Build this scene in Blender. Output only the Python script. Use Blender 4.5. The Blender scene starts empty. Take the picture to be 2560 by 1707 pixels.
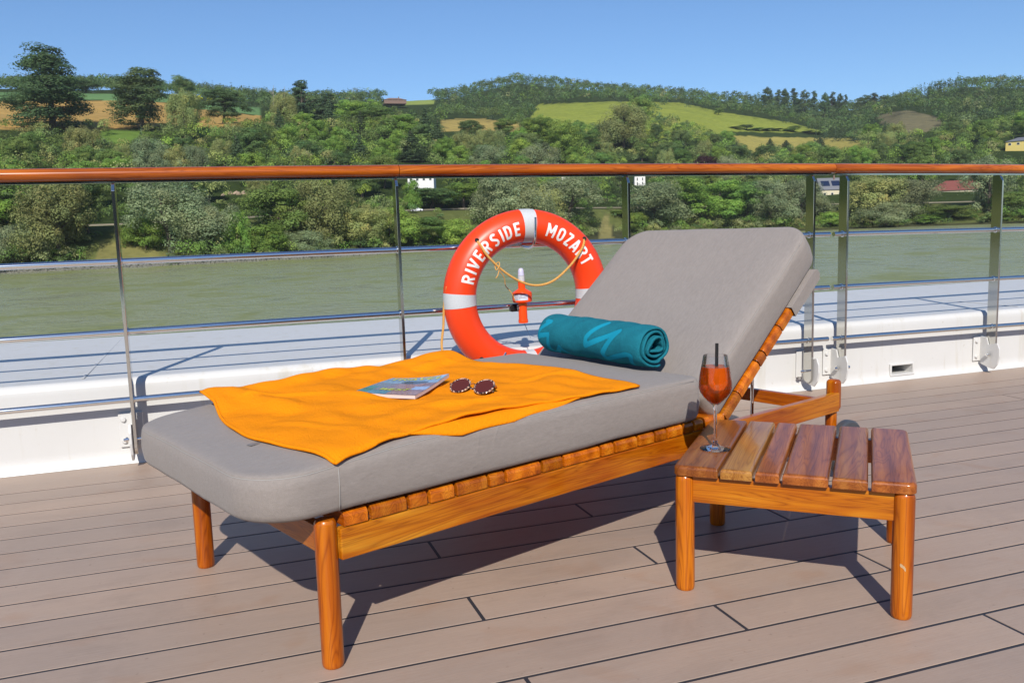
import bpy, bmesh, math, random
import numpy as np
from mathutils import Vector, Matrix
R = math.radians
random.seed(7)
rng = np.random.default_rng(11)
scene = bpy.context.scene
COL = scene.collection

# ------------------------------------------------------------------ camera
F_PX, PITCH, YAW, ROLL = 2119.671, 0.12908559, 0.33173478, -0.03094198
CAM = np.array([-0.0021161, 0.0037872, 0.8456738])
cy, sy, cp, sp = math.cos(YAW), math.sin(YAW), math.cos(PITCH), math.sin(PITCH)
_f = np.array([sy*cp, cy*cp, -sp]); _r = np.array([cy, -sy, 0.0]); _u = np.cross(_r, _f)
cr, sr = math.cos(ROLL), math.sin(ROLL)
ROT = np.array([_r*cr + _u*sr, _u*cr - _r*sr, _f])
cam = bpy.data.cameras.new('camera'); camo = bpy.data.objects.new('camera', cam); COL.objects.link(camo)
cam.sensor_width = 36.0; cam.lens = 36.0*F_PX/2560; cam.clip_start = 0.05; cam.clip_end = 20000
m = Matrix.Identity(4)
for i in range(3):
    m[i][0] = ROT[0][i]; m[i][1] = ROT[1][i]; m[i][2] = -ROT[2][i]; m[i][3] = CAM[i]
camo.matrix_world = m
scene.camera = camo

# ------------------------------------------------------------------ light
SUN_EL, SUN_AZ = 38.0, 249.0                      # azimuth counted from +x, direction towards the sun
tosun = Vector((math.cos(R(SUN_AZ))*math.cos(R(SUN_EL)), math.sin(R(SUN_AZ))*math.cos(R(SUN_EL)), math.sin(R(SUN_EL))))
w = bpy.data.worlds.new('World'); scene.world = w; w.use_nodes = True
nt = w.node_tree; bg = nt.nodes['Background']
sky = nt.nodes.new('ShaderNodeTexSky'); sky.sky_type = 'NISHITA'; sky.sun_disc = False
sky.sun_elevation = R(SUN_EL); sky.sun_rotation = R(90.0 - SUN_AZ)
sky.altitude = 0; sky.air_density = 1.0; sky.dust_density = 0.2; sky.ozone_density = 8.5
nt.links.new(sky.outputs[0], bg.inputs[0]); bg.inputs[1].default_value = 0.104
sl = bpy.data.lights.new('sun', 'SUN'); sl.energy = 4.2; sl.angle = R(0.53); sl.color = (1.0, 0.945, 0.86)
so = bpy.data.objects.new('sun', sl); COL.objects.link(so); so.rotation_euler = tosun.to_track_quat('Z', 'Y').to_euler()
vs = scene.view_settings
vs.view_transform = 'Standard'; vs.look = 'None'; vs.exposure = 0.28; vs.gamma = 1.0; vs.use_curve_mapping = False
scene.render.engine = 'CYCLES'
cyc = scene.cycles
cyc.max_bounces = 10; cyc.transmission_bounces = 10; cyc.transparent_max_bounces = 12; cyc.diffuse_bounces = 3; cyc.glossy_bounces = 5
cyc.use_denoising = True
cyc.caustics_refractive = True; cyc.caustics_reflective = False; cyc.sample_clamp_indirect = 4.0

# ------------------------------------------------------------------ helpers
def sight(x, y):
    """bearing (radians, 0 = +y, clockwise) and slope of the line of sight through a point of the photograph"""
    x = np.asarray(x, float); y = np.asarray(y, float)
    d = np.stack([(x-1280)/F_PX, -(y-853.5)/F_PX, np.ones_like(x)], -1) @ ROT
    return np.arctan2(d[..., 0], d[..., 1]), d[..., 2]/np.hypot(d[..., 0], d[..., 1])
def proj(P):
    c = (np.asarray(P, float)-CAM) @ ROT.T
    z = np.where(np.abs(c[..., 2]) < 1e-6, 1e-6, c[..., 2])
    return np.stack([1280+F_PX*c[..., 0]/z, 853.5-F_PX*c[..., 1]/z], -1)

def tag(o, label=None, cat=None, group=None, kind=None):
    if label: o['label'] = label
    if cat: o['category'] = cat
    if group: o['group'] = group
    if kind: o['kind'] = kind
    return o
def empty(name, loc=(0, 0, 0), rz=0.0):
    o = bpy.data.objects.new(name, None); COL.objects.link(o); o.location = loc; o.rotation_euler = (0, 0, rz); o.empty_display_size = .1
    return o
def link(name, me, mat, parent=None, M=None, smooth=False):
    o = bpy.data.objects.new(name, me); COL.objects.link(o)
    if mat is not None:
        if len(me.materials): me.materials.clear()
        for k in (mat if isinstance(mat, (list, tuple)) else [mat]): me.materials.append(k)
    if smooth is True: me.polygons.foreach_set('use_smooth', [True]*len(me.polygons))
    elif smooth: 
        me.polygons.foreach_set('use_smooth', [True]*len(me.polygons)); me.set_sharp_from_angle(angle=R(smooth)); wn_ = o.modifiers.new('weighted', 'WEIGHTED_NORMAL'); wn_.keep_sharp = True; wn_.weight = 80
    if parent is not None: o.parent = parent
    if M is not None: o.matrix_basis = M
    return o
def frombm(name, bm):
    me = bpy.data.meshes.new(name); bmesh.ops.recalc_face_normals(bm, faces=bm.faces); bm.to_mesh(me); bm.free(); return me
def npmesh(name, V, Fq):
    V = np.asarray(V, np.float32); Fq = np.asarray(Fq, np.int32)
    me = bpy.data.meshes.new(name); n = Fq.shape[1]
    me.vertices.add(len(V)); me.vertices.foreach_set('co', V.ravel())
    me.loops.add(Fq.size); me.loops.foreach_set('vertex_index', Fq.ravel())
    me.polygons.add(len(Fq)); me.polygons.foreach_set('loop_start', np.arange(0, Fq.size, n, dtype=np.int32))
    me.update(calc_edges=True); me.validate(); return me
def pymesh(name, V, Fs):
    me = bpy.data.meshes.new(name); me.from_pydata([tuple(v) for v in V], [], Fs); me.update(); return me
def fattr(me, name, arr):
    a = me.attributes.new(name, 'FLOAT', 'POINT'); a.data.foreach_set('value', np.asarray(arr, np.float32).ravel())
def cattr(me, name, rgb):
    a = me.attributes.new(name, 'FLOAT_COLOR', 'POINT'); rgb = np.asarray(rgb, np.float32)
    a.data.foreach_set('color', np.concatenate([rgb, np.ones((len(rgb), 1), np.float32)], 1).ravel())

def rbox(size, bevel=.003, seg=2):
    bm = bmesh.new(); bmesh.ops.create_cube(bm, size=1.0); bmesh.ops.scale(bm, vec=size, verts=bm.verts)
    if bevel > 0: bmesh.ops.bevel(bm, geom=list(bm.edges), offset=min(bevel, min(size)*.49), segments=seg, profile=.5, affect='EDGES', clamp_overlap=True)
    return frombm('box', bm)
def T(x, y, z): return Matrix.Translation((x, y, z))
def RX(a): return Matrix.Rotation(R(a), 4, 'X')
def RY(a): return Matrix.Rotation(R(a), 4, 'Y')
def RZ(a): return Matrix.Rotation(R(a), 4, 'Z')
def board(name, c, size, mat, parent, rot=None, bevel=.003, seg=2):
    M = T(*c) @ (rot if rot is not None else Matrix.Identity(4))
    return link(name, rbox(size, bevel, seg), mat, parent, M, smooth=40)
def lathe_bm(bm, prof, n=32, cap=True, M=None):
    rings = []
    for r, z in prof:
        if r < 1e-6: rings.append([bm.verts.new((0, 0, z))])
        else: rings.append([bm.verts.new((r*math.cos(2*math.pi*i/n), r*math.sin(2*math.pi*i/n), z)) for i in range(n)])
    for a, b in zip(rings, rings[1:]):
        for i in range(n):
            j = (i+1) % n
            if len(a) == 1 and len(b) == 1: continue
            if len(a) == 1: bm.faces.new((a[0], b[i], b[j]))
            elif len(b) == 1: bm.faces.new((a[i], b[0], a[j]))
            else: bm.faces.new((a[i], b[i], b[j], a[j]))
    if cap:
        for rg in (rings[0], rings[-1]):
            if len(rg) > 1: bm.faces.new(rg)
    if M is not None: bmesh.ops.transform(bm, matrix=M, verts=[v for rg in rings for v in rg])
def lathe(prof, n=32, cap=True):
    bm = bmesh.new(); lathe_bm(bm, prof, n, cap); return frombm('lathe', bm)
def frames(P):
    P = np.asarray(P, float); t = np.gradient(P, axis=0); t /= np.linalg.norm(t, axis=1)[:, None]
    n = np.cross(t[0], [0.3, 0.2, 1.0]);
    if np.linalg.norm(n) < 1e-3: n = np.cross(t[0], [1, 0, 0])
    n /= np.linalg.norm(n); N = [n]
    for k in range(1, len(P)):
        n = N[-1]-t[k]*np.dot(N[-1], t[k]); N.append(n/np.linalg.norm(n))
    N = np.array(N); return t, N, np.cross(t, N)
def tube_data(P, r, sides=10):
    P = np.asarray(P, float); r = np.broadcast_to(np.asarray(r, float), (len(P),)); t, N, B = frames(P)
    a = np.arange(sides)*2*np.pi/sides
    V = (P[:, None]+r[:, None, None]*(np.cos(a)[None, :, None]*N[:, None]+np.sin(a)[None, :, None]*B[:, None])).reshape(-1, 3)
    Fs = []
    for k in range(len(P)-1):
        for i in range(sides):
            j = (i+1) % sides; Fs.append((k*sides+i, k*sides+j, (k+1)*sides+j, (k+1)*sides+i))
    Fs.append(tuple(range(sides))[::-1]); Fs.append(tuple((len(P)-1)*sides+i for i in range(sides)))
    return V, Fs
def tube(P, r, sides=10):
    V, Fs = tube_data(P, r, sides); return pymesh('tube', V, Fs)
def merge_data(parts):
    V = []; Fs = []; o = 0
    for v, f in parts:
        V.extend(np.asarray(v).tolist()); Fs.extend([tuple(i+o for i in q) for q in f]); o += len(v)
    return V, Fs
def bez(P, n=40):
    """Catmull-Rom through P"""
    P = np.asarray(P, float); Q = np.vstack([2*P[0]-P[1], P, 2*P[-1]-P[-2]]); out = []
    seg = max(2, n//(len(P)-1))
    for k in range(1, len(Q)-2):
        for s in np.linspace(0, 1, seg, endpoint=False):
            a, b, c, d = Q[k-1], Q[k], Q[k+1], Q[k+2]
            out.append(.5*((2*b)+(c-a)*s+(2*a-5*b+4*c-d)*s*s+(-a+3*b-3*c+d)*s**3))
    out.append(P[-1]); return np.array(out)
def rope_mesh(P, r, pitch=.028):
    P = bez(P, 140); t, N, B = frames(P); s = np.concatenate([[0], np.cumsum(np.linalg.norm(np.diff(P, axis=0), axis=1))])
    parts = []
    for k in range(3):
        a = 2*np.pi*(s/pitch+k/3)
        parts.append(tube_data(P+(r*.52)*(np.cos(a)[:, None]*N+np.sin(a)[:, None]*B), r*.56, 7))
    return pymesh('rope', *merge_data(parts))

# ------------------------------------------------------------------ materials
class NT:
    def __init__(s, name):
        s.m = bpy.data.materials.new(name); s.m.use_nodes = True; s.t = s.m.node_tree; s.b = s.t.nodes['Principled BSDF']; s.out = s.t.nodes['Material Output']
    def n(s, typ, **kw):
        o = s.t.nodes.new(typ)
        for k, v in kw.items(): setattr(o, k, v)
        return o
    def l(s, a, b): s.t.links.new(a, b)
    def set(s, **kw):
        for k, v in kw.items(): s.b.inputs[k.replace('_', ' ')].default_value = v
    def coord(s, scale=(1, 1, 1), which='Object', rnd=False):
        tc = s.n('ShaderNodeTexCoord'); mp = s.n('ShaderNodeMapping'); mp.inputs['Scale'].default_value = scale
        s.l(tc.outputs[which], mp.inputs['Vector'])
        if rnd:
            oi = s.n('ShaderNodeObjectInfo'); ml = s.n('ShaderNodeMath', operation='MULTIPLY'); ml.inputs[1].default_value = 37.0
            s.l(oi.outputs['Random'], ml.inputs[0]); cx = s.n('ShaderNodeCombineXYZ')
            for i in range(3): s.l(ml.outputs[0], cx.inputs[i])
            s.l(cx.outputs[0], mp.inputs['Location'])
        return mp.outputs[0]
    def noise(s, vec, scale=5, detail=3, rough=.5, dist=0):
        o = s.n('ShaderNodeTexNoise'); o.inputs['Scale'].default_value = scale; o.inputs['Detail'].default_value = detail
        o.inputs['Roughness'].default_value = rough; o.inputs['Distortion'].default_value = dist
        if vec is not None: s.l(vec, o.inputs['Vector'])
        return o.outputs['Fac']
    def ramp(s, fac, stops):
        o = s.n('ShaderNodeValToRGB'); e = o.color_ramp.elements
        e[0].position, e[0].color = stops[0][0], (*stops[0][1], 1); e[1].position, e[1].color = stops[-1][0], (*stops[-1][1], 1)
        for p_, c_ in stops[1:-1]:
            k = e.new(p_); k.color = (*c_, 1)
        s.l(fac, o.inputs[0]); return o.outputs[0]
    def mix(s, fac, a, b, typ='MIX'):
        o = s.n('ShaderNodeMix', data_type='RGBA', blend_type=typ)
        for k, v in ((0, fac), (6, a), (7, b)):
            if hasattr(v, 'links'): s.l(v, o.inputs[k])
            elif k == 0: o.inputs[0].default_value = v
            else: o.inputs[k].default_value = (*v, 1)
        return o.outputs[2]
    def math(s, op, a, b=None):
        o = s.n('ShaderNodeMath', operation=op)
        for k, v in ((0, a), (1, b)):
            if v is None: continue
            if hasattr(v, 'links'): s.l(v, o.inputs[k])
            else: o.inputs[k].default_value = v
        return o.outputs[0]
    def bump(s, h, strength=.3, dist=.01):
        o = s.n('ShaderNodeBump'); o.inputs['Strength'].default_value = strength; o.inputs['Distance'].default_value = dist
        s.l(h, o.inputs['Height']); s.l(o.outputs[0], s.b.inputs['Normal'])
        return o
    def color(s, c): 
        if hasattr(c, 'links'): s.l(c, s.b.inputs['Base Color'])
        else: s.b.inputs['Base Color'].default_value = (*c, 1)
    def attr(s, name):
        o = s.n('ShaderNodeAttribute', attribute_name=name); return o

def wood(name, dark, mid, light, rough=.30, coat=.35, hue_amp=.18, big_s=(.9, 5, 5), fine_s=(5, 120, 120), lo=.36, hi=.80):
    k = NT(name)
    v = k.coord(big_s, rnd=True)
    big = k.noise(v, 1.1, 2, .5, 1.2)
    rings = k.n('ShaderNodeTexWave', wave_type='BANDS', bands_direction='Y'); k.l(k.coord((.7, 6, 6), rnd=True), rings.inputs['Vector'])
    rings.inputs['Scale'].default_value = 1.2; rings.inputs['Distortion'].default_value = 5; rings.inputs['Detail'].default_value = 2.5; rings.inputs['Detail Scale'].default_value = .7
    fine = k.noise(k.coord(fine_s, rnd=True), 2.0, 4, .7, .3)
    f = k.math('ADD', k.math('MULTIPLY', big, .70), k.math('MULTIPLY', rings.outputs['Fac'], .14))
    f = k.math('ADD', f, k.math('MULTIPLY', fine, .34))
    c = k.ramp(f, [(lo, dark), ((lo+hi)/2, mid), (hi, light)])
    gl_ = k.noise(k.coord((.8, 13, 13), rnd=True), 1.7, 2, .5, .8); ln = None
    for lev_ in (.36, .44, .50, .57, .65):            # growth lines: thin contours of one slowly varying field
        q_ = k.math('ABSOLUTE', k.math('SUBTRACT', gl_, lev_)); ln = q_ if ln is None else k.math('MINIMUM', ln, q_)
    c = k.mix(1.0, c, k.ramp(ln, [(.0, (.68, .58, .50)), (.010, (.92, .87, .83)), (.024, (1.06, 1.06, 1.06))]), 'MULTIPLY')
    pores = k.noise(k.coord((16, 420, 420), rnd=True), 1.0, 2, .6); c = k.mix(1.0, c, k.ramp(pores, [(.28, (.86, .82, .78)), (.42, (1.04, 1.04, 1.04))]), 'MULTIPLY')
    oi = k.n('ShaderNodeObjectInfo'); hsv = k.n('ShaderNodeHueSaturation')
    mr = k.n('ShaderNodeMapRange'); mr.inputs['To Min'].default_value = 1-hue_amp; mr.inputs['To Max'].default_value = 1+hue_amp
    k.l(oi.outputs['Random'], mr.inputs[0]); k.l(mr.outputs[0], hsv.inputs['Value']); k.l(c, hsv.inputs['Color'])
    k.color(hsv.outputs[0])
    k.set(Roughness=rough, Coat_Weight=coat, Coat_Roughness=.08, Specular_IOR_Level=.3)
    k.bump(fine, .12, .0006)
    return k.m
M = {}
M['teak_gold'] = wood('varnished_teak', (.32, .065, .001), (.46, .145, .004), (.60, .28, .022), big_s=(2.2, 9, 9), fine_s=(2.5, 50, 50), lo=.42, hi=.80)
M['teak_red'] = wood('red_teak', (.15, .026, .002), (.42, .105, .003), (.62, .23, .014), hue_amp=.32, big_s=(1.2, 4, 10), fine_s=(8, 14, 190), lo=.30, hi=.88)
M['teak_leg'] = wood('teak_leg', (.16, .026, .001), (.38, .084, .0015), (.56, .18, .006), hue_amp=.08, fine_s=(2.2, 46, 46), lo=.40, hi=.84)
M['teak_top'] = wood('brown_teak', (.13, .030, .007), (.29, .085, .014), (.42, .165, .030), rough=.34, coat=.3, hue_amp=.22)
M['teak_honey'] = wood('honey_teak', (.24, .085, .018), (.33, .14, .026), (.44, .22, .05), hue_amp=.05)
M['handrail'] = wood('handrail_wood', (.24, .048, .003), (.41, .098, .005), (.54, .17, .012), rough=.25, coat=.5, hue_amp=.05, big_s=(1.2, 8, 8), fine_s=(1.6, 70, 70), lo=.42, hi=.80)

def plain(name, col, rough=.5, metal=0.0, coat=0.0, var=0.0, vscale=8, bump=0, bscale=40):
    k = NT(name); k.set(Roughness=rough, Metallic=metal, Coat_Weight=coat)
    if var > 0:
        v = k.coord(); f = k.noise(v, vscale, 4, .6)
        k.color(k.mix(k.math('MULTIPLY', f, 1.0), tuple(c*(1-var) for c in col), tuple(min(1, c*(1+var)) for c in col)))
    else: k.color(col)
    if bump: k.bump(k.noise(k.coord(), bscale, 3), bump, .002)
    return k.m
M['chrome'] = plain('polished_steel', (.78, .78, .77), .07, 1.0)
M['post_steel'] = plain('mirror_steel', (.62, .61, .57), .09, 1.0, var=.05, vscale=3)
M['white_paint'] = None
M['black'] = plain('black_plastic', (.012, .012, .013), .35)
M['rubber'] = plain('wheel_rubber', (.06, .065, .075), .45, var=.15)
M['orange_pl'] = plain('orange_float', (.86, .055, .008), .38, var=.06, vscale=5, bump=.03, bscale=300)
M['orange_light'] = plain('orange_light_body', (.90, .075, .006), .3)
M['white_txt'] = plain('white_lettering', (.82, .82, .80), .5)
M['hole'] = plain('dark_recess', (.015, .015, .015), .8)
M['rope'] = plain('yellow_rope', (.62, .33, .08), .7, var=.25, vscale=120)
M['dome'] = plain('clear_dome', (.55, .55, .72), .1, var=.1)
M['thread'] = plain('grey_thread', (.30, .285, .27), .8)

# white ship paint
k = NT('white_ship_paint'); v = k.coord()
f = k.noise(v, 3.0, 5, .65); g = k.noise(v, 60, 3, .6)
dr = k.noise(k.coord((16, 16, 1.1)), 1.0, 4, .65); c_ = k.mix(f, (.58, .575, .555), (.645, .64, .625))
c_ = k.mix(1.0, c_, k.ramp(dr, [(.56, (1, 1, 1)), (.72, (.90, .87, .80))]), 'MULTIPLY'); sp = k.noise(k.coord((30, 30, 30)), 1.0, 3, .6); k.color(k.mix(1.0, c_, k.ramp(sp, [(.68, (1, 1, 1)), (.78, (.80, .76, .70))]), 'MULTIPLY')); k.set(Roughness=.42, Coat_Weight=.1, Coat_Roughness=.2, Specular_IOR_Level=.35)
k.bump(k.math('ADD', k.noise(v, 2.2, 2), k.math('MULTIPLY', g, .05)), .12, .01); M['white_paint'] = k.m
# retro-reflective tape
k = NT('reflective_tape'); vo = k.n('ShaderNodeTexVoronoi'); vo.inputs['Scale'].default_value = 260; k.l(k.coord(), vo.inputs['Vector'])
k.color(k.ramp(vo.outputs['Distance'], [(.2, (.58, .60, .61)), (.7, (.52, .54, .555))])); k.set(Roughness=.35); M['tape'] = k.m
# deck planks
k = NT('composite_planking')
geo = k.n('ShaderNodeNewGeometry')
v = k.coord((2.5, 170, 30)); streak = k.noise(v, 2.0, 4, .65)
v2 = k.coord((.8, 2.2, 1)); big = k.noise(v2, 1.4, 4, .6)
v3 = k.coord((14, 120, 1)); fine = k.noise(v3, 3.0, 3, .7)
c = k.mix(k.math('ADD', k.math('MULTIPLY', streak, .6), k.math('MULTIPLY', fine, .4)), (.285, .208, .160), (.475, .370, .300))
isl = k.ramp(geo.outputs['Random Per Island'], [(0, (.92, .92, .93)), (1, (1.06, 1.04, 1.02))])
c = k.mix(1.0, c, isl, 'MULTIPLY')
c = k.mix(1.0, c, k.ramp(big, [(.3, (.90, .91, .92)), (.7, (1.05, 1.03, 1.0))]), 'MULTIPLY')
stain = k.noise(k.coord((1, 1.3, 1)), 6, 2, .4, .6)
c = k.mix(1.0, c, k.ramp(stain, [(.60, (1, 1, 1)), (.74, (.97, .91, .86))]), 'MULTIPLY')
sp = k.noise(k.coord((55, 55, 1)), 1.0, 2, .5); c = k.mix(1.0, c, k.ramp(sp, [(.70, (1, 1, 1)), (.76, (.80, .79, .78))]), 'MULTIPLY')
wm = k.noise(k.coord((1.7, 3.1, 1)), 1.3, 5, .7, 1.2); c = k.mix(1.0, c, k.ramp(wm, [(.30, (.90, .90, .90)), (.48, (1, 1, 1)), (.62, (1.0, 1.0, 1.0)), (.72, (1.07, 1.07, 1.07))]), 'MULTIPLY')
k.color(c); k.set(Roughness=.5, Specular_IOR_Level=.35)
k.bump(k.math('ADD', fine, k.math('MULTIPLY', streak, .6)), .25, .0012); M['deck'] = k.m
M['caulk'] = plain('black_caulk', (.028, .029, .036), .6)
# grey woven upholstery
def fabric(name, a, b):
    k = NT(name); v = k.coord()
    w1 = k.noise(k.coord((900, 130, 500)), 1.0, 2, .6); w2 = k.noise(k.coord((130, 900, 500)), 1.0, 2, .6)
    f = k.math('MULTIPLY', k.math('ADD', w1, w2), .5); big = k.noise(v, 7, 4, .6)
    hz_ = k.noise(k.coord((40, 160, 160)), 1.0, 4, .7)
    c = k.mix(k.math('ADD', k.math('ADD', k.math('MULTIPLY', f, .5), k.math('MULTIPLY', hz_, .45)), k.math('MULTIPLY', big, .12)), a, b)
    k.color(c); k.set(Roughness=.85, Specular_IOR_Level=.2, Sheen_Weight=.12)
    cr_ = k.noise(k.coord((3.0, 5.0, 4.0)), 1.6, 2, .5, 1.4); rid = k.math('ABSOLUTE', k.math('SUBTRACT', cr_, .5)); rid = k.ramp(rid, [(.0, (1, 1, 1)), (.10, (0, 0, 0))])
    k.bump(k.math('ADD', k.math('ADD', f, k.math('MULTIPLY', big, 2.0)), k.math('MULTIPLY', rid, .55)), .40, .0020); return k.m
M['fabric'] = fabric('grey_upholstery', (.150, .130, .117), (.370, .328, .300))
def terry(name, a, b, pat=None):
    k = NT(name); v = k.coord()
    n1 = k.noise(v, 330, 3, .7); n2 = k.noise(v, 26, 4, .65)
    c = k.mix(k.math('ADD', k.math('MULTIPLY', n1, .75), k.math('MULTIPLY', n2, .3)), a, b)
    h = k.math('ADD', n1, k.math('MULTIPLY', n2, 1.2))
    if pat:
        at = k.attr('pat'); mask = k.ramp(at.outputs['Fac'], [(.47, (0, 0, 0)), (.53, (1, 1, 1))])
        c = k.mix(mask, c, pat)
        h = k.math('SUBTRACT', k.math('MULTIPLY', h, k.math('SUBTRACT', 1.0, k.math('MULTIPLY', mask, .8))), k.math('MULTIPLY', mask, .5))
    k.color(c); k.set(Roughness=.95, Specular_IOR_Level=.1, Sheen_Weight=.0)
    k.bump(h, .8, .004); return k.m
M['towel'] = terry('orange_terry', (.88, .225, .002), (1.0, .35, .006))
M['teal'] = terry('teal_terry', (.003, .062, .095), (.024, .27, .345), pat=(.010, .27, .40))

# ------------------------------------------------------------------ deck
TOP = 3.396; PW = .13
caulk = pymesh('deck', [(-9, -4, -.004), (13, -4, -.004), (13, 3.52, -.004), (-9, 3.52, -.004)], [(0, 1, 2, 3)])
bm = bmesh.new()
vs4 = [bm.verts.new(p) for p in ((-9, -4, -.0012), (13, -4, -.0012), (13, 3.52, -.0012), (-9, 3.52, -.0012))]; bm.faces.new(vs4)
bpy.data.meshes.remove(caulk)
def plank(x0, x1, y0, y1):
    e = .0006; lo = [bm.verts.new(p) for p in ((x0, y0, -.0016), (x1, y0, -.0016), (x1, y1, -.0016), (x0, y1, -.0016))]
    mid = [bm.verts.new(p) for p in ((x0, y0, -e), (x1, y0, -e), (x1, y1, -e), (x0, y1, -e))]
    hi = [bm.verts.new(p) for p in ((x0+e, y0+e, 0), (x1-e, y0+e, 0), (x1-e, y1-e, 0), (x0+e, y1-e, 0))]
    for a, b in ((lo, mid), (mid, hi)):
        for i in range(4):
            f = bm.faces.new((a[i], a[(i+1) % 4], b[(i+1) % 4], b[i])); f.material_index = 1
    f = bm.faces.new(hi); f.material_index = 1
CW = .0085
plank(-9, 13, TOP-PW+CW/2, 3.512)
for n in range(1, 57):
    y1 = TOP-PW*n-CW/2; y0 = TOP-PW*(n+1)+CW/2
    off = {0: .5, 2: 1.0, 1: 1.5}[n % 3]
    xs = [off+3*k_ for k_ in range(-4, 5) if -9 < off+3*k_ < 13]
    xs = [-9]+xs+[13]
    for a, b in zip(xs, xs[1:]): plank(a+CW/2, b-CW/2, y0, y1)
tag(link('deck', frombm('deck', bm), [M['caulk'], M['deck']]), kind='structure')

# ------------------------------------------------------------------ white coaming with its side deck and hull
prof = [(3.513, .0005), (3.520, .014), (3.527, .020), (3.534, .034), (3.537, .06), (3.538, .15), (3.538, .285)]
for a in np.linspace(0, 90, 8)[1:]: prof.append((3.538+.035*(1-math.cos(R(a))), .295+.035*math.sin(R(a))))
prof += [(3.9, .331), (4.5, .332), (5.15, .333)]
for a in np.linspace(0, 90, 6)[1:]: prof.append((5.15+.05*math.sin(R(a)), .333-.05*(1-math.cos(R(a)))))
prof += [(5.2, -.5), (5.25, -3), (5.1, -7)]
X = np.concatenate([np.linspace(-9, 3.33, 60), np.linspace(3.466, 13, 50)])
V = [(x, y, z) for x in X for y, z in prof]; n = len(prof); Fs = []
SC = (3.33, 3.466, .034, .082)                     # the freeing port
for i in range(len(X)-1):
    for j in range(n-1):
        if i == 59 and j in (3, 4, 5): continue
        Fs.append((i*n+j, (i+1)*n+j, (i+1)*n+j+1, i*n+j+1))
V = [tuple(q) for q in V]
def vi(p): V.append(p); return len(V)-1
a0, a1 = SC[0], SC[1]
# wall round the opening (between x a0..a1) and the recess behind it
def wy(z): return float(np.interp(z, [.034, .06, .285], [3.534, 3.537, 3.538]))
q = [vi((a0, wy(.078), .078)), vi((a1, wy(.078), .078)), vi((a1, 3.538, .285)), vi((a0, 3.538, .285))]; Fs.append(tuple(q))
o_ = [(a0, wy(.034), .034), (a1, wy(.034), .034), (a1, wy(.078), .078), (a0, wy(.078), .078)]
b_ = [(x, 3.66, z) for x, _, z in o_]; io = [vi(p_) for p_ in o_]; ib = [vi(p_) for p_ in b_]
for i in range(4): Fs.append((io[i], io[(i+1) % 4], ib[(i+1) % 4], ib[i]))
dark_face = len(Fs); Fs.append(tuple(ib))
me = pymesh('bulwark', V, Fs); 
coam = empty('ship_bulwark', (2.0, 3.54, 0)); tag(coam, 'white painted steel ship bulwark with wide flat top beyond the deck edge', 'bulwark')
cm = link('wall', me, [M['white_paint'], M['hole']], coam, T(-2.0, -3.54, 0), smooth=35)
me.polygons[dark_face].material_index = 1
bm = bmesh.new()
for c_, s_ in (((3.398, 3.5325, .0835), (.160, .010, .009)), ((3.398, 3.529, .0285), (.160, .012, .009)), ((3.3235, 3.531, .056), (.011, .010, .062)), ((3.4725, 3.531, .056), (.011, .010, .062))):
    g = bmesh.ops.create_cube(bm, size=1.0); bmesh.ops.scale(bm, vec=s_, verts=g['verts']); bmesh.ops.translate(bm, vec=c_, verts=g['verts'])
bmesh.ops.bevel(bm, geom=list(bm.edges), offset=.002, segments=2, profile=.5, affect='EDGES')
link('scupper_frame', frombm('scupper', bm), M['white_paint'], coam, T(-2.0, -3.54, 0), smooth=40)
for x in (-.52, 1.9, 4.3):
    link('weld_seam', rbox((.010, 1.5, .0016), .0005, 1), M['white_paint'], coam, T(x-2.0, 4.36-3.54, .3325))

# ------------------------------------------------------------------ railing
RY0 = 3.47
def sheer(x): return -0.012*((x-1.6)/2.4)**2 + .009      # the deck edge rises a little amidships
def post_mesh():
    pr = [(-.03, .075)]
    for a in np.linspace(180, 360, 9)[1:-1]: pr.append((.03*math.cos(R(a)), .075+.03*math.sin(R(a))))
    pr += [(.03, .075), (.03, 1.064), (-.012, 1.064), (-.03, 1.035)]
    bm = bmesh.new(); A_ = [bm.verts.new((-.006, y, z)) for y, z in pr]; B_ = [bm.verts.new((.006, y, z)) for y, z in pr]
    bm.faces.new(A_); bm.faces.new(B_[::-1])
    for i in range(len(pr)):
        j = (i+1) % len(pr); bm.faces.new((A_[i], B_[i], B_[j], A_[j]))
    bmesh.ops.bevel(bm, geom=list(bm.edges), offset=.001, segments=1, profile=.5, affect='EDGES')
    return frombm('post', bm)
POST = post_mesh()
bm = bmesh.new(); lathe_bm(bm, [(.0, -.052), (.004, -.050), (.0085, -.046), (.0085, -.040), (.0105, -.040), (.0105, -.034), (.006, -.034), (.006, .026), (.011, .026), (.011, .034), (.008, .034), (.006, .042), (0, .044)], 12, False, RY(90))
BOLT = frombm('bolt', bm)
def plate_mesh(w_, h_):
    return rbox((w_, .008, h_), .0035, 3)
def lug_mesh():
    pr = [(.06, -.055)]
    pr += [(.0, -.075), (-.035, -.08)]
    for a in np.linspace(-100, 10, 10): pr.append((.0-.052*math.cos(R(a+20)), .0-.06*math.sin(R(-a-20))*1.15))
    pr += [(.02, .085), (.06, .085)]
    pr = [(.062, -.06), (.0, -.078), (-.028, -.082), (-.05, -.055), (-.062, -.01), (-.06, .03), (-.045, .062), (-.02, .055), (.012, .045), (.02, .085), (.062, .09)]
    bm = bmesh.new(); A_ = [bm.verts.new((-.0045, y, z)) for y, z in pr]; B_ = [bm.verts.new((.0045, y, z)) for y, z in pr]
    bm.faces.new(A_); bm.faces.new(B_[::-1])
    for i in range(len(pr)):
        j = (i+1) % len(pr); bm.faces.new((A_[i], B_[i], B_[j], A_[j]))
    bmesh.ops.bevel(bm, geom=list(bm.edges), offset=.002, segments=2, profile=.5, affect='EDGES')
    return frombm('lug', bm)
LUG = lug_mesh()
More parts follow.
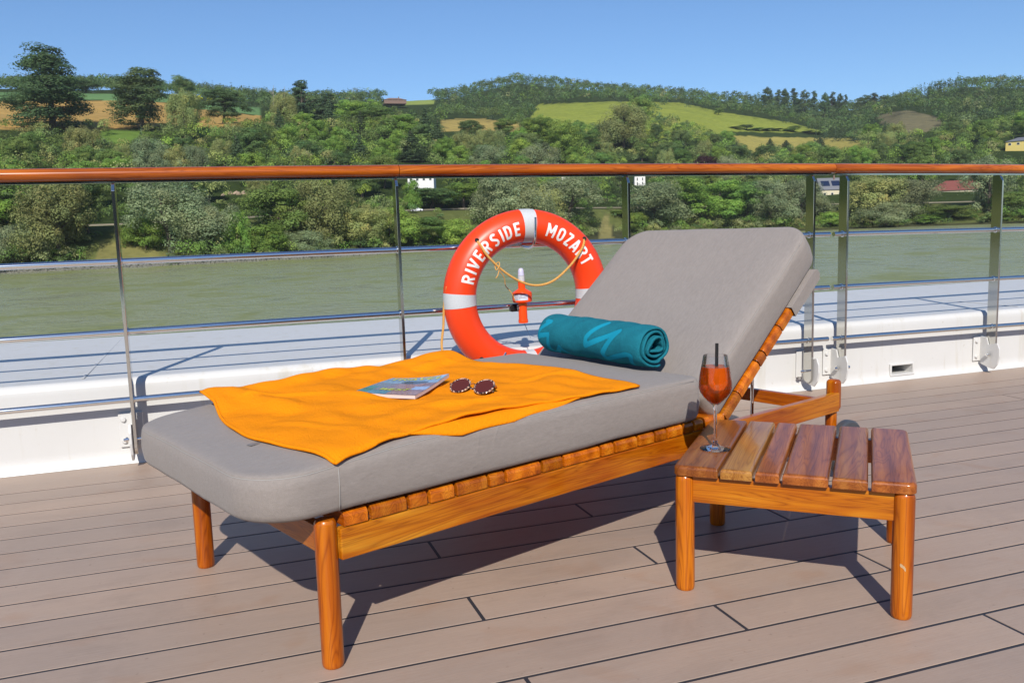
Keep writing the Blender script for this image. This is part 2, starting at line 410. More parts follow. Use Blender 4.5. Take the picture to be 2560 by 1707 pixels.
HEAD = lathe([(.0105, 0), (.0105, .005), (.008, .009), (0, .010)], 8, False)
COLLAR = lathe([(.0125, -.010), (.0155, -.009), (.0155, .009), (.0125, .010)], 16, False)
def railing(root, xs, x0, x1, lugside, joints, rails):
    ox = root.location.x
    for i, x in enumerate(xs):
        dz = sheer(x)
        p_ = link('post', POST, M['post_steel'], root, T(x-ox, 0, dz))
        for rz in rails:
            link('collar', COLLAR, M['chrome'], p_, T(0, 0, rz) @ RY(90), smooth=40)
        s_ = lugside[i]
        link('bolt', BOLT, M['chrome'], p_, T(0, -.005, .105) @ RZ(0 if s_ > 0 else 180), smooth=40)
        br = link('bracket', plate_mesh(.088, .135), M['white_paint'], root, T(x-ox-.018*(1 if s_ < 0 else -1), 3.531-RY0, .130+dz), smooth=40)
        link('lug', LUG, M['white_paint'], br, T(.018*(1 if s_ < 0 else -1)+s_*.0125, RY0-3.531-.004, -.02), smooth=40)
        for hz in (-.042, .042):
            link('bolt_head', HEAD, M['white_paint'], br, T(-s_*0-.026*(1 if s_ < 0 else -1), -.004, hz) @ RX(90), smooth=40)
    xx = np.linspace(x0, x1, 26)
    for rz in rails:
        link('rail', tube([(x-ox, 0, rz+sheer(x)) for x in xx], .0118, 20), M['chrome'], root, smooth=50)
    link('rail_strip', pymesh('strip', *sweep([(x-ox, 0, 1.067+sheer(x)) for x in xx], [(-.012, -.0025), (.012, -.0025), (.012, .0035), (-.012, .0035)])), M['post_steel'], root)
    oval = [(.031*math.cos(a), .0245*math.sin(a)) for a in np.linspace(0, 2*np.pi, 24, endpoint=False)]
    cuts = [x0-(.013 if x0 > 0 else .04)]+joints+[x1+(.011 if x1 < 5 else .003)]
    for a, b in zip(cuts, cuts[1:]):
        hx = np.linspace(a+.0012, b-.0012, 16); mid = (a+b)/2
        link('handrail', pymesh('handrail', *sweep([(x-mid, 0, 1.0955+sheer(x)) for x in hx], oval)), M['handrail'], root, T(mid-ox, 0, 0), smooth=50)
def sweep(P, prof):
    V = []; n = len(prof)
    for x, y, z in P:
        for a, b in prof: V.append((x, y+a, z+b))
    Fs = []
    for k_ in range(len(P)-1):
        for i in range(n):
            j = (i+1) % n; Fs.append((k_*n+i, (k_+1)*n+i, (k_+1)*n+j, k_*n+j))
    Fs.append(tuple(range(n))); Fs.append(tuple((len(P)-1)*n+i for i in range(n))[::-1])
    return V, Fs
RAILS = [.257, .515, .777]
rl = empty('deck_railing', (.7, RY0, 0)); tag(rl, 'long left railing with wooden handrail, steel tubes and flat posts, holding the life ring', 'railing', 'ship railing sections')
railing(rl, [-1.386, -.338, .71, 1.753, 2.751], -3.0, 2.866, [-1, -1, -1, -1, 1], [.724], RAILS)
rr = empty('deck_railing', (3.95, RY0, 0)); tag(rr, 'shorter right railing beyond the gap in the tubes, above the drain opening', 'railing', 'ship railing sections')
railing(rr, [2.95, 3.95, 4.99], 2.890, 7.0, [-1, -1, -1], [], RAILS)
# handrail of the right section starts at the joint
for ch in list(rr.children):
    pass
# hooks that carry the life ring
hk = tube(bez([(1.243, 3.456, .781), (1.243, 3.40, .776), (1.243, 3.335, .778), (1.246, 3.302, .80), (1.25, 3.300, .85), (1.252, 3.302, .90)], 30), .0055, 8)
link('ring_hook', hk, M['chrome'], rl, T(-.7, -RY0, 0), smooth=50)
hk = tube(bez([(1.06, 3.46, .275), (1.062, 3.38, .268), (1.068, 3.30, .285), (1.085, 3.285, .325), (1.10, 3.283, .352)], 24), .0055, 8)
link('ring_hook', hk, M['chrome'], rl, T(-.7, -RY0, 0), smooth=50)

# ------------------------------------------------------------------ life ring
RC = (1.2375, 3.385, .569); RM, RT = .2985, .0685
def torus_data(R0, r0, a0=0, a1=360, na=120, nb=32, flat=1.0):
    full = abs(a1-a0) >= 359.9; A_ = np.radians(np.linspace(a0, a1, na, endpoint=not full)); B_ = np.linspace(0, 2*np.pi, nb, endpoint=False)
    V = [((R0+r0*math.cos(b))*math.cos(a), r0*flat*math.sin(b), (R0+r0*math.cos(b))*math.sin(a)) for a in A_ for b in B_]
    Fs = []; n = len(A_)
    for i in range(n if full else n-1):
        for j in range(nb):
            i2 = (i+1) % n; j2 = (j+1) % nb; Fs.append((i*nb+j, i*nb+j2, i2*nb+j2, i2*nb+j))
    return V, Fs
ring = empty('life_ring', RC); tag(ring, 'orange life ring with white lettering and silver bands hung on the railing', 'life ring')
link('float_body', pymesh('ring', *torus_data(RM, RT, na=160, nb=40)), M['orange_pl'], ring, smooth=True)
for a in (90, 180, 270, 0):
    link('reflective_band', pymesh('band', *torus_data(RM, RT+.0012, a-5.1, a+5.1, 14, 40)), M['tape'], ring, smooth=True)
# stroke letters, unit height, in a slab sans style
def arc(cx, cz, rx, rz, a0, a1, n=10): return [(cx+rx*math.cos(R(a)), cz+rz*math.sin(R(a))) for a in np.linspace(a0, a1, n)]
GL = {
 'R': (.56, [[(.09, 0), (.09, 1)], [(.09, .93)]+arc(.30, .72, .19, .21, 90, -90)+[(.09, .51)], [(.28, .5), (.50, 0)]]),
 'I': (.20, [[(.10, 0), (.10, 1)]]),
 'V': (.58, [[(.06, 1), (.29, .03)], [(.29, .03), (.52, 1)]]),
 'E': (.50, [[(.09, 0), (.09, 1)], [(.09, .93), (.46, .93)], [(.09, .5), (.42, .5)], [(.09, .07), (.46, .07)]]),
 'S': (.54, [arc(.27, .73, .19, .20, 30, 200)+[(.11, .62), (.25, .52), (.40, .42)]+arc(.27, .27, .19, .20, 20, -150)]),
 'D': (.56, [[(.09, 0), (.09, 1)], [(.09, .93)]+arc(.22, .66, .25, .27, 90, 0)+arc(.22, .34, .25, .27, 0, -90)+[(.09, .07)]]),
 'M': (.74, [[(.09, 0), (.09, 1)], [(.09, .96), (.37, .30)], [(.37, .30), (.65, .96)], [(.65, 1), (.65, 0)]]),
 'O': (.58, [arc(.29, .70, .20, .23, 0, 180)+arc(.29, .30, .20, .23, 180, 360)+[(.49, .70)]]),
 'Z': (.52, [[(.05, .93), (.46, .93)], [(.44, .93), (.08, .07)], [(.06, .07), (.48, .07)]]),
 'A': (.60, [[(.05, 0), (.30, .98)], [(.30, .98), (.55, 0)], [(.15, .27), (.45, .27)]]),
 'T': (.50, [[(.25, 0), (.25, 1)], [(.02, .93), (.48, .93)]]),
 'L': (.48, [[(.09, 0), (.09, 1)], [(.09, .07), (.44, .07)]]),
 'W': (.80, [[(.05, 1), (.22, .03)], [(.22, .03), (.40, .85)], [(.40, .85), (.58, .03)], [(.58, .03), (.75, 1)]]),
}
def letter(ch, sw=.178, step=.06):
    """flat strokes as small quads; returns verts (x, z) and faces"""
    V = []; Fs = []
    for line in GL[ch][1]:
        P = [np.array(p_) for p_ in line]; D = [P[0]]
        for a, b in zip(P, P[1:]):
            k_ = max(1, int(np.linalg.norm(b-a)/step)); D += [a+(b-a)*i/k_ for i in range(1, k_+1)]
        D = np.array(D); t = np.gradient(D, axis=0); t /= np.linalg.norm(t, axis=1)[:, None]; nn = np.stack([-t[:, 1], t[:, 0]], 1)*sw/2
        o = len(V)
        for d_, q_ in zip(D, nn): V += [d_-q_, d_, d_+q_]
        for i in range(len(D)-1):
            for c_ in (0, 1): Fs.append((o+3*i+c_, o+3*i+c_+1, o+3*i+c_+4, o+3*i+c_+3))
    return np.array(V), Fs
HL = .055; RB = .262
def ring_letter(ch, deg):
    v, f = letter(ch); x = (v[:, 0]-GL[ch][0]/2)*HL; rho = RB+v[:, 1]*HL
    ang = R(deg)-x/(RM-.005)
    yy = -np.sqrt(np.maximum(RT**2-(rho-RM)**2, 1e-6))-.0009
    # strokes of one letter cross: lift each stroke a hair so that no two faces share a plane
    V = np.stack([rho*np.cos(ang), yy, rho*np.sin(ang)], 1)
    return V, f
parts_ = []
for ch, dg in zip('RIVERSIDE', (162.6, 155.8, 149.6, 141.2, 132.2, 123.2, 116.2, 110.2, 101.8)): parts_.append((ch, dg))
for ch, dg in zip('MOZART', (71.6, 62.2, 54.2, 46.4, 38.2, 30.4)): parts_.append((ch, dg))
for ch, dg in parts_:
    V, f = ring_letter(ch, dg); lm = link('letter', pymesh('letter', V, f), M['white_txt'], ring)
    for k_, p_ in enumerate(lm.data.vertices): p_.co.y -= .00004*(k_ % 97)/97
HOLE = lathe([(.009, -.003), (.009, .003), (0, .003)], 14, False)
for x, z in ((-.232, .245), (.245, .236), (-.23, -.243)):
    rr_ = math.hypot(x, z); yv = -math.sqrt(max(RT**2-(rr_-RM)**2, 1e-5))
    link('rope_hole', HOLE, M['hole'], ring, T(x, yv-.001, z) @ RX(90))
rp = rope_mesh([(-.232, -.05, .245), (-.222, -.068, .225), (-.19, -.074, .175), (-.12, -.07, .11), (-.04, -.066, .063), (.03, -.064, .049), (.10, -.066, .068), (.17, -.072, .125), (.215, -.075, .18), (.237, -.068, .215), (.245, -.05, .236)], .0052)
link('grab_rope', rp, M['rope'], ring, smooth=True)
rp = rope_mesh([(-.355, -.02, .06), (-.366, .0, -.02), (-.372, .0, -.10), (-.385, -.01, -.19), (-.365, -.03, -.26), (-.30, -.06, -.30), (-.245, -.072, -.265), (-.23, -.05, -.243)], .0052)
link('grab_rope', rp, M['rope'], ring, smooth=True)
kn = tube_data(bez([(-.150, -.082, .118), (-.146, -.078, .152), (-.160, -.065, .142), (-.162, -.084, .122), (-.148, -.084, .136)], 20), .0022, 6)
kt = tube_data(bez([(-.150, -.082, .118), (-.156, -.083, .10), (-.165, -.083, .088)], 8), .0022, 6)
link('whipping', pymesh('knot', *merge_data([kn, kt])), M['rope'], ring, smooth=True)

# ------------------------------------------------------------------ self-igniting light hung on the middle tube
LX, LY = 1.231, 3.425
lt = empty('rescue_light', (LX, LY, .45)); lt.rotation_euler = (0, R(-1.2), 0)
tag(lt, 'small orange rescue light with clear dome clipped to the tube inside the life ring', 'rescue light')
def Lz(z): return z-.45
link('stem', lathe([(0, Lz(.452)), (.0195, Lz(.453)), (.021, Lz(.456)), (.021, Lz(.466)), (.0192, Lz(.469)), (.0185, Lz(.538)), (0, Lz(.538))], 28, False), M['orange_light'], lt, smooth=40)
link('yellow_band', lathe([(.0192, Lz(.529)), (.0205, Lz(.530)), (.0205, Lz(.541)), (.0192, Lz(.542))], 28, False), plain('amber_band', (.72, .28, .03), .4), lt, smooth=40)
link('float_collar', lathe([(0, Lz(.541)), (.036, Lz(.542)), (.0415, Lz(.546)), (.0425, Lz(.552)), (.0425, Lz(.580)), (.0405, Lz(.586)), (.020, Lz(.598)), (.0155, Lz(.602)), (.0152, Lz(.632)), (0, Lz(.632))], 36, False), M['orange_light'], lt, smooth=40)
link('reflective_band', lathe([(.0150, Lz(.632)), (.0148, Lz(.656)), (0, Lz(.656))], 28, False), M['tape'], lt, smooth=40)
link('dome', lathe([(.0146, Lz(.657)), (.0130, Lz(.668)), (.0122, Lz(.678)), (.0095, Lz(.685)), (.005, Lz(.6885)), (0, Lz(.689))], 28, False), M['dome'], lt, smooth=True)
# curved paper label on the collar with print
V = []; na = 14
for z in (.5535, .5785):
    for i in range(na):
        a = R(200+85*i/(na-1)); V.append((.0431*math.cos(a), .0431*math.sin(a), Lz(z)))
lab = link('paper_label', pymesh('label', V, [(i, i+1, na+i+1, na+i) for i in range(na-1)]), plain('label_paper', (.62, .66, .74), .5), lt)
bm = bmesh.new()
for row, (z, a0, a1) in enumerate(((.5755, 204, 228), (.5755, 240, 262), (.5715, 204, 250), (.5675, 204, 270), (.5635, 208, 226), (.5635, 232, 275), (.5595, 204, 240), (.5565, 208, 226))):
    N_ = 8; 
    for i in range(N_):
        aa = R(a0+(a1-a0)*i/N_); ab = R(a0+(a1-a0)*(i+.8)/N_)
        bm.faces.new([bm.verts.new((.0434*math.cos(q_), .0434*math.sin(q_), Lz(zz))) for q_, zz in ((aa, z-.0008), (ab, z-.0008), (ab, z+.0008), (aa, z+.0008))])
link('print', frombm('print', bm), plain('dark_print', (.10, .10, .13), .6), lab)
link('clip', rbox((.022, .022, .02), .003), M['chrome'], lt, T(-.014, .004, Lz(.520)), smooth=40)
link('lanyard', tube(bez([(-.115, -.05, Lz(.69)), (-.09, -.04, Lz(.655)), (-.082, -.03, Lz(.62)), (-.060, -.035, Lz(.59)), (-.040, -.03, Lz(.548))], 30), .0018, 6), M['rope'], lt, smooth=True)
link('pull_wire', pymesh('wire', *merge_data([tube_data([(.002, 0, Lz(.453)), (.028, -.005, Lz(.385))], .0009, 5), tube_data([(.008, 0, Lz(.447)), (.016, -.003, Lz(.418))], .0009, 5)])), M['chrome'], lt)
link('rail_clamp', rbox((.05, .03, .034), .006, 2), M['black'], lt, T(-.02, .040, Lz(.518)), smooth=40)

# ------------------------------------------------------------------ sun lounger (local frame: x = u along its length, y = v across, z up)
LO = (.1622, 1.6336); LA = 20.48
lo = empty('sun_lounger', (LO[0], LO[1], 0), R(LA)); tag(lo, 'teak sun lounger with grey cushions and raised backrest on the deck', 'sun lounger')
LW_ = .70
def leg_mesh(r, z0, z1, flat=0):
    return lathe([(0, z0), (r*.86, z0+.0005), (r*.95, z0+.003), (r, z0+.010), (r, z1-.012), (r*.93, z1-.005), (r*.80, z1-.001), (r*.5, z1), (0, z1)], 30, False)
def grain_up(me):
    """turn a z-up mesh so that its grain runs along local x"""
    me.transform(RY(90)); return me
UP = RY(-90)
for vv in (0, LW_):
    link('leg', grain_up(leg_mesh(.0222, 0, .303)), M['teak_leg'], lo, T(0, vv, 0) @ UP, smooth=45)
for vv in (-.012, LW_+.012):
    board('side_rail', (.945, vv, .250), (1.85, .024, .064), M['teak_gold'], lo, bevel=.004)
board('foot_rail', (-.004, LW_/2, .262), (LW_-.03, .024, .055), M['teak_red'], lo, rot=RZ(90), bevel=.004)
SL = [(.028, .085), (.090, .176), (.180, .227), (.232, .297), (.301, .387), (.391, .436), (.440, .545), (.550, .614), (.618, .741), (.745, .790), (.795, .878), (.884, .944), (.948, .993), (.997, 1.060), (1.065, 1.105), (1.110, 1.150), (1.155, 1.246)]
def slat_mesh(L, wd, th, b):
    bm = bmesh.new(); bmesh.ops.create_cube(bm, size=1.0); bmesh.ops.scale(bm, vec=(L, wd, th), verts=bm.verts)
    # large round on the upper end edges
    ee = [e for e in bm.edges if all(v.co.z > 0 for v in e.verts) and abs(e.verts[0].co.x-e.verts[1].co.x) < 1e-6]
    bmesh.ops.bevel(bm, geom=ee, offset=.012, segments=4, profile=.5, affect='EDGES')
    ee = [e for e in bm.edges if e.calc_face_angle(0) > R(50)]
    bmesh.ops.bevel(bm, geom=ee, offset=b, segments=2, profile=.5, affect='EDGES', clamp_overlap=True)
    return frombm('slat', bm)
for i, (a, b) in enumerate(SL):
    wd = b-a-.003
    link('slat', slat_mesh(LW_+.046, wd, .029, .002), M['teak_red'], lo, T((a+b)/2, LW_/2, .2985) @ RZ(90), smooth=40)
# backrest: frame at the hinge, local x up the back, local z out of its face
BA = math.degrees(math.atan2(.641, .767))
HB = T(1.26, 0, .289) @ RY(-BA)
for i, (a, b) in enumerate(((.0, .086), (.0885, .208), (.2115, .249), (.2525, .355), (.3585, .47), (.474, .56), (.564, .592))):
    link('back_slat', slat_mesh(LW_+.046, b-a, .029, .002), M['teak_red'], lo, HB @ T((a+b)/2, LW_/2, .0145) @ RZ(90), smooth=40)
for vv in (.05, LW_-.05):
    board('back_rail', (0, 0, 0), (.58, .03, .026), M['teak_red'], lo, rot=HB @ T(.30, vv, -.0135), bevel=.003)
# head end
for vv in (0, LW_):
    link('head_post', rbox((.105, .043, .038), .013, 4), M['teak_leg'], lo, T(1.872, vv, .272) @ UP, smooth=45)
    link('head_leg', grain_up(leg_mesh(.0185, .06, .232)), M['teak_leg'], lo, T(1.862, vv+.002, 0) @ UP, smooth=45)
    wh = lathe([(0, -.017), (.055, -.017), (.060, -.015), (.088, -.015), (.094, -.010), (.095, 0), (.094, .010), (.088, .015), (.060, .015), (.055, .017), (0, .017)], 40, False)
    wo = link('wheel', wh, M['rubber'], lo, T(1.880, vv+(-.043 if vv == 0 else .043), .0955) @ RX(90), smooth=35)
    link('hub', lathe([(0, -.021), (.016, -.021), (.02, -.018), (.02, .018), (.016, .021), (0, .021)], 20, False), M['black'], wo, smooth=40)
board('head_rail', (1.855, LW_/2, .235), (LW_-.02, .022, .045), M['teak_red'], lo, rot=RZ(90), bevel=.003)
for vv in (.06, LW_-.06):
    link('prop_rod', tube([(1.497, vv, .205), (1.497, vv, .482)], .0052, 12), M['chrome'], lo, smooth=50)
link('prop_bar', tube([(1.497, .05, .208), (1.497, LW_-.05, .208)], .006, 12), M['black'], lo, smooth=50)
# cushions ----------------------------------------------------------
def rrect(x0, x1, y0, y1, ra, rb, n=10):
    """rounded rectangle: radius ra at the x0 end, rb at the x1 end; fixed vertex count"""
    P = []
    for cx, cy_, r, a0 in ((x1-rb, y0+rb, rb, -90), (x1-rb, y1-rb, rb, 0), (x0+ra, y1-ra, ra, 90), (x0+ra, y0+ra, ra, 180)):
        for a in np.linspace(a0, a0+90, n): P.append((cx+r*math.cos(R(a)), cy_+r*math.sin(R(a))))
    # refine the straight sides
    Q = []
    for i, p_ in enumerate(P):
        q_ = P[(i+1) % len(P)]; Q.append(p_); d_ = math.dist(p_, q_); 
        if (i+1) % n == 0:
            for k_ in range(1, 14): Q.append((p_[0]+(q_[0]-p_[0])*k_/14, p_[1]+(q_[1]-p_[1])*k_/14))
    return np.array(Q)
def wob(x, y, s=1.0):
    return s*(math.sin(7.1*x+3*y)*math.cos(5.3*y-2.2*x)+.5*math.sin(15*x-9*y+1.3)+.35*math.sin(27*x+21*y))
def cushion(x0, x1, y0, y1, ra, rb, levels, wz=.002):
    V = []; Fs = []; n = None
    for ins, z in levels:
        q_ = rrect(x0+ins, x1-ins, y0+ins, y1-ins, max(ra-ins*.6, .012), max(rb-ins*.6, .008)); n = len(q_)
        for x, y in q_: V.append((x+wob(y*2, x*2+z*9, .0011), y+wob(x*1.7, z*7, .0012), z+(wob(x, y, wz) if ins > .01 else 0)))
    for k_ in range(len(levels)-1):
        for i in range(n):
            j = (i+1) % n; Fs.append((k_*n+i, k_*n+j, (k_+1)*n+j, (k_+1)*n+i))
    Fs.append(tuple(range(n))[::-1]); Fs.append(tuple((len(levels)-1)*n+i for i in range(n)))
    return V, Fs, n
Z0 = .3155
def lv(h, crown, seam=.082):
    s = seam
    return [(.05, 0), (.014, .001), (.004, .006), (.0, .016), (-.003, s*.45), (-.002, s*.8), (.0, s-.003), (.0025, s-.001), (.0018, s+.0015), (.004, s+.004), (.010, s+.007), (.024, s+(h-s)*.62), (.060, s+(h-s)*.78), (.11, s+(h-s)*.88), (.18, s+(h-s)*.96), (.26, h), (.33, h+crown)]
levels = [(i, Z0+z) for i, z in lv(.126, .001, .111)]
V, Fs, n = cushion(-.150, 1.138, -.030, LW_+.036, .125, .035, levels)
def foot_drop(x):
    t = max(0.0, min(1.0, (x+.15)/.42)); return .024*(1-t*t*(3-2*t))
V = [(x, y, z-foot_drop(x)*max(0.0, min(1.0, (z-Z0-.03)/.06))) for x, y, z in V]
seat = link('seat_cushion', pymesh('cushion', V, Fs), M['fabric'], lo, smooth=True)
def seam_tube(V, n, level, off=.0008):
    P = np.array(V[level*n:(level+1)*n]); P = np.vstack([P, P[:1]]); return tube(P, .0013, 6)
link('stitched_seam', seam_tube(V, n, 7), M['thread'], seat, smooth=True)
link('stitched_seam', tube([(.020, -.0305, Z0+.090), (.019, -.0335, Z0+.05), (.018, -.0325, Z0+.02), (.018, -.029, Z0+.006)], .0011, 5), M['thread'], seat, smooth=True)
levels = [(i, .030+z) for i, z in lv(.120, .002, .104)]
V, Fs, n = cushion(-.03, .686, -.016, LW_+.030, .03, .085, levels, .003)
back = link('back_cushion', pymesh('cushion', V, Fs), M['fabric'], lo, HB, smooth=True)
link('stitched_seam', seam_tube(V, n, 7), M['thread'], back, smooth=True)
# fabric sleeve slipped over the top of the backrest
V, Fs = [], []
sp_ = [(-.009, 0)]
prf = [(.43, -.006), (.52, -.009), (.600, -.008), (.612, .006), (.610, .024), (.59, .0345), (.50, .033), (.43, .0315)]
xs_ = np.linspace(-.029, LW_+.029, 14)
for k_, y in enumerate(xs_):
    sc = 1.0 if 0 < k_ < len(xs_)-1 else .985
    for a, b in prf: V.append((a+.0015*math.sin(9*y), y, b*sc+.001*math.sin(14*y+a*20)))
n = len(prf)
for k_ in range(len(xs_)-1):
    for i in range(n-1): Fs.append((k_*n+i, (k_+1)*n+i, (k_+1)*n+i+1, k_*n+i+1))
Fs.append(tuple(range(n))[::-1]); Fs.append(tuple((len(xs_)-1)*n+i for i in range(n)))
link('sleeve', pymesh('sleeve', V, Fs), M['fabric'], lo, HB, smooth=35)
# top of the seat cushion, for the things that lie on it
LEV = lv(.126, .001, .111)
def seat_z(x, y):
    d_ = min(x+.150, 1.138-x, y+.030, LW_+.036-y)
    ins = [a for a, _ in LEV[9:]]; zz = [b for _, b in LEV[9:]]
    return Z0+float(np.interp(d_, ins, zz))+wob(x, y, .002)*(1 if d_ > .01 else 0)-foot_drop(x)
link('care_tag', rbox((.028, .016, .0012), .0004, 1), plain('grey_tag', (.20, .19, .185), .6), seat, T(-.040, .222, seat_z(-.040, .222)+.0016) @ RZ(12), smooth=40)
LOM = T(LO[0], LO[1], 0) @ RZ(LA)

# ------------------------------------------------------------------ orange towel
def ridge(x, y, x0, y0, x1, y1, wd, h):
    dx, dy = x1-x0, y1-y0; L2 = dx*dx+dy*dy; t = max(0, min(1, ((x-x0)*dx+(y-y0)*dy)/L2)); d_ = math.hypot(x-x0-t*dx, y-y0-t*dy)
    return h*math.exp(-(d_/wd)**2)*(.55+.45*math.sin(math.pi*min(1, max(0, t*.9+.05))))
FOLDS = [(.10, .68, .13, .40, .030, .016), (.30, .66, .26, .22, .05, .010), (.26, .22, .50, .06, .04, .009), (.55, .69, .84, .66, .055, .022), (.16, .70, .50, .70, .035, .016),
         (.70, .10, .86, .30, .05, .010), (.13, .06, .16, .34, .03, .006), (.60, .20, .80, .12, .035, .007), (.40, .62, .66, .62, .04, .009), (.82, .50, .87, .20, .03, .008), (.36, .10, .20, .10, .03, .006), (.11, .60, .24, .44, .012, .009), (.24, .44, .30, .24, .012, .006), (.62, .60, .74, .62, .016, .008), (.70, .24, .84, .20, .014, .006), (.30, .13, .62, .045, .016, .007), (.05, .30, .12, .08, .014, .005)]
def towel_z(x, y):
    z = seat_z(max(-.14, min(1.12, x)), max(-.028, min(LW_+.034, y)))
    for f_ in FOLDS: z += ridge(x, y, *f_)
    z += .0022*math.sin(21*x+9*y)+.0018*math.sin(33*y-14*x+1)+.0012*math.sin(61*x+30*y)
    return z+.005
NU, NV = 150, 120
V = []
for i in range(NU+1):
    s = i/NU
    for j in range(NV+1):
        t = j/NV
        # near edge, far edge
        nx = .012+(.890-.012)*s; ny = -.034+.024*min(1, s/.16)-.006*max(0, (s-.75)/.25)-.004*math.sin(9*s)
        fx = .030+(.800-.030)*s; fy = .722+.006*math.sin(11*s+.5)+.004*math.sin(23*s)
        x = nx+(fx-nx)*t+.006*math.sin(6*t+2)*math.sin(math.pi*t)-.040*(1-s)*math.sin(math.pi*min(1, t*1.15)); y = ny+(fy-ny)*t
        hx = .012*math.sin(math.pi*t)
        x += hx*(s-.3)
        z = towel_z(x, y)+.0075*math.exp(-((y+.01)/.05)**2)*math.exp(-((s-.46)/.30)**4)
        z += .028*math.exp(-((s)/.10)**2)*math.exp(-((1-t)/.16)**2)          # lifted far corner at the foot
        z += .016*math.exp(-((s-.97)/.10)**2)*math.exp(-((1-t)/.14)**2)
        z += .010*math.exp(-((1-t)/.06)**2)*(.6+.4*math.sin(14*s))
        z -= .004*math.exp(-(s/.02)**2)
        V.append((x, y, z))
Fs = np.array([(i*(NV+1)+j, (i+1)*(NV+1)+j, (i+1)*(NV+1)+j+1, i*(NV+1)+j+1) for i in range(NU) for j in range(NV)])
def cloth_thing(name, V, Fq, mat, th, label, cat):
    V = np.array(V); o = V.mean(0); me = npmesh(name, V-o, Fq)
    ob = link(name, me, mat, None, LOM @ T(*o), smooth=True)
    md = ob.modifiers.new('thickness', 'SOLIDIFY'); md.thickness = th; md.offset = 1.0
    if label: tag(ob, label, cat)
    return ob, o
tw, to_ = cloth_thing('beach_towel', V, Fs, M['towel'], .006, 'orange terry beach towel spread over the lounger seat', 'towel')
# hem line along the edges and the second layer folded under at the near side
V2 = []
NA, NB = 70, 10
for i in range(NA+1):
    s = i/NA; x = .160+.560*s; fade = max(0.0, min(1.0, s*3.5))*max(0.0, min(1, (1-s)*2.2))
    for j in range(NB+1):
        t = j/NB; y = .014-(.014+.008+.028*fade+.003*math.sin(9*s))*t
        z = seat_z(x, max(y, -.012))+.0095-max(0.0, -.014-y)*1.05+.0010*math.sin(24*s+5*t)+.006*math.exp(-(s/.06)**2)*t
        V2.append((x-.02*t*(1-s)*.5, y, z))
F2 = np.array([(i*(NB+1)+j, (i+1)*(NB+1)+j, (i+1)*(NB+1)+j+1, i*(NB+1)+j+1) for i in range(NA) for j in range(NB)])
me = npmesh('under_fold', np.array(V2)-to_, F2); uf = link('under_fold', me, M['towel'], tw, smooth=True)
md = uf.modifiers.new('thickness', 'SOLIDIFY'); md.thickness = .005; md.offset = 1.0
hem = [tuple(np.array(V[i*(NV+1)+j])-to_+np.array([0, 0, .004])) for i, j in ([(0, j) for j in range(0, NV+1, 2)])]
link('hem', tube([(x, y, z) for x, y, z in hem], .0042, 8), M['towel'], tw, smooth=True)
hem = [tuple(np.array(V[i*(NV+1)])-to_+np.array([0, 0, .003])) for i in range(0, NU+1, 2)]
link('hem', tube(hem, .0038, 8), M['towel'], tw, smooth=True)

# ------------------------------------------------------------------ magazine
mz = .0085
MA, MB_, MCn, MD_ = np.array([.285, .370]), np.array([.468, .490]), np.array([.555, .350]), np.array([.372, .235])
def mag_pt(s, t):
    """s along the spine-to-top direction, t across the cover"""
    p_ = MA*(1-s)*(1-t)+MB_*s*(1-t)+MCn*s*t+MD_*(1-s)*t
    lift = .016*(s**1.5)*(t**2.2)+.001*math.sin(math.pi*s*.9)*(1-t)+.006*(1-t)**3*(1-s)
    return p_, lift
NS, NTT = 88, 64
MZ0 = max(towel_z(*(MA*(1-a)*(1-b)+MB_*a*(1-b)+MCn*a*b+MD_*(1-a)*b)) for a in (.1, .5, .9) for b in (.1, .5, .9))+.0008
def base_plane(p_): return MZ0+.006*max(0, (.40-p_[1]))*0
Vc = []; col = []
def mag_col(s, t):
    # s: 0 bottom of the cover .. 1 top;  t: 0 left .. 1 right
    c = np.array([.30, .44, .60])
    if s < .62: c = np.array([.22, .16, .11]) if t < .30 else np.array([.30, .13, .08])
    if s < .20: c = np.array([.10, .25, .28]) if t < .5 else np.array([.42, .20, .12])
    if (s-.50)**2/.035+(t-.62)**2/.05 < 1: c = np.array([.42, .17, .085])        # shoulder, face
    if (s-.66)**2/.008+(t-.60)**2/.055 < 1: c = np.array([.055, .035, .035])     # hair
    if .28 < s < .44 and t > .74: c = np.array([.40, .50, .72])
    if s > .88: c = np.array([.45, .60, .80])
    if s < .40 and t < .16: c = np.array([.05, .20, .06])
    return c*(.82+.5*((math.sin(37*s+11*t)*math.sin(23*t-17*s))**2))
for i in range(NS+1):
    for j in range(NTT+1):
        s, t = i/NS, j/NTT; p_, lf = mag_pt(s, t); Vc.append((p_[0], p_[1], base_plane(p_)+mz+lf)); col.append(mag_col(s, t))
Fq = np.array([(i*(NTT+1)+j, (i+1)*(NTT+1)+j, (i+1)*(NTT+1)+j+1, i*(NTT+1)+j+1) for i in range(NS) for j in range(NTT)])
k = NT('printed_cover'); k.color(k.attr('col').outputs['Color']); k.set(Roughness=.22, Coat_Weight=.5); M['cover'] = k.m
k = NT('page_edges'); wv = k.n('ShaderNodeTexWave', bands_direction='Z'); wv.inputs['Scale'].default_value = 260; k.l(k.coord(), wv.inputs['Vector'])
k.color(k.mix(wv.outputs['Fac'], (.50, .40, .38), (.74, .69, .66))); k.set(Roughness=.7); M['pages'] = k.m
mo = np.array([.42, .36, MZ0]); mag = empty('magazine', LOM @ Vector(mo), R(LA)); tag(mag, 'glossy magazine with yellow title lying on the orange towel', 'magazine')
me = npmesh('cover', np.array(Vc)-mo, Fq); cattr(me, 'col', col); link('cover', me, M['cover'], mag, smooth=True)
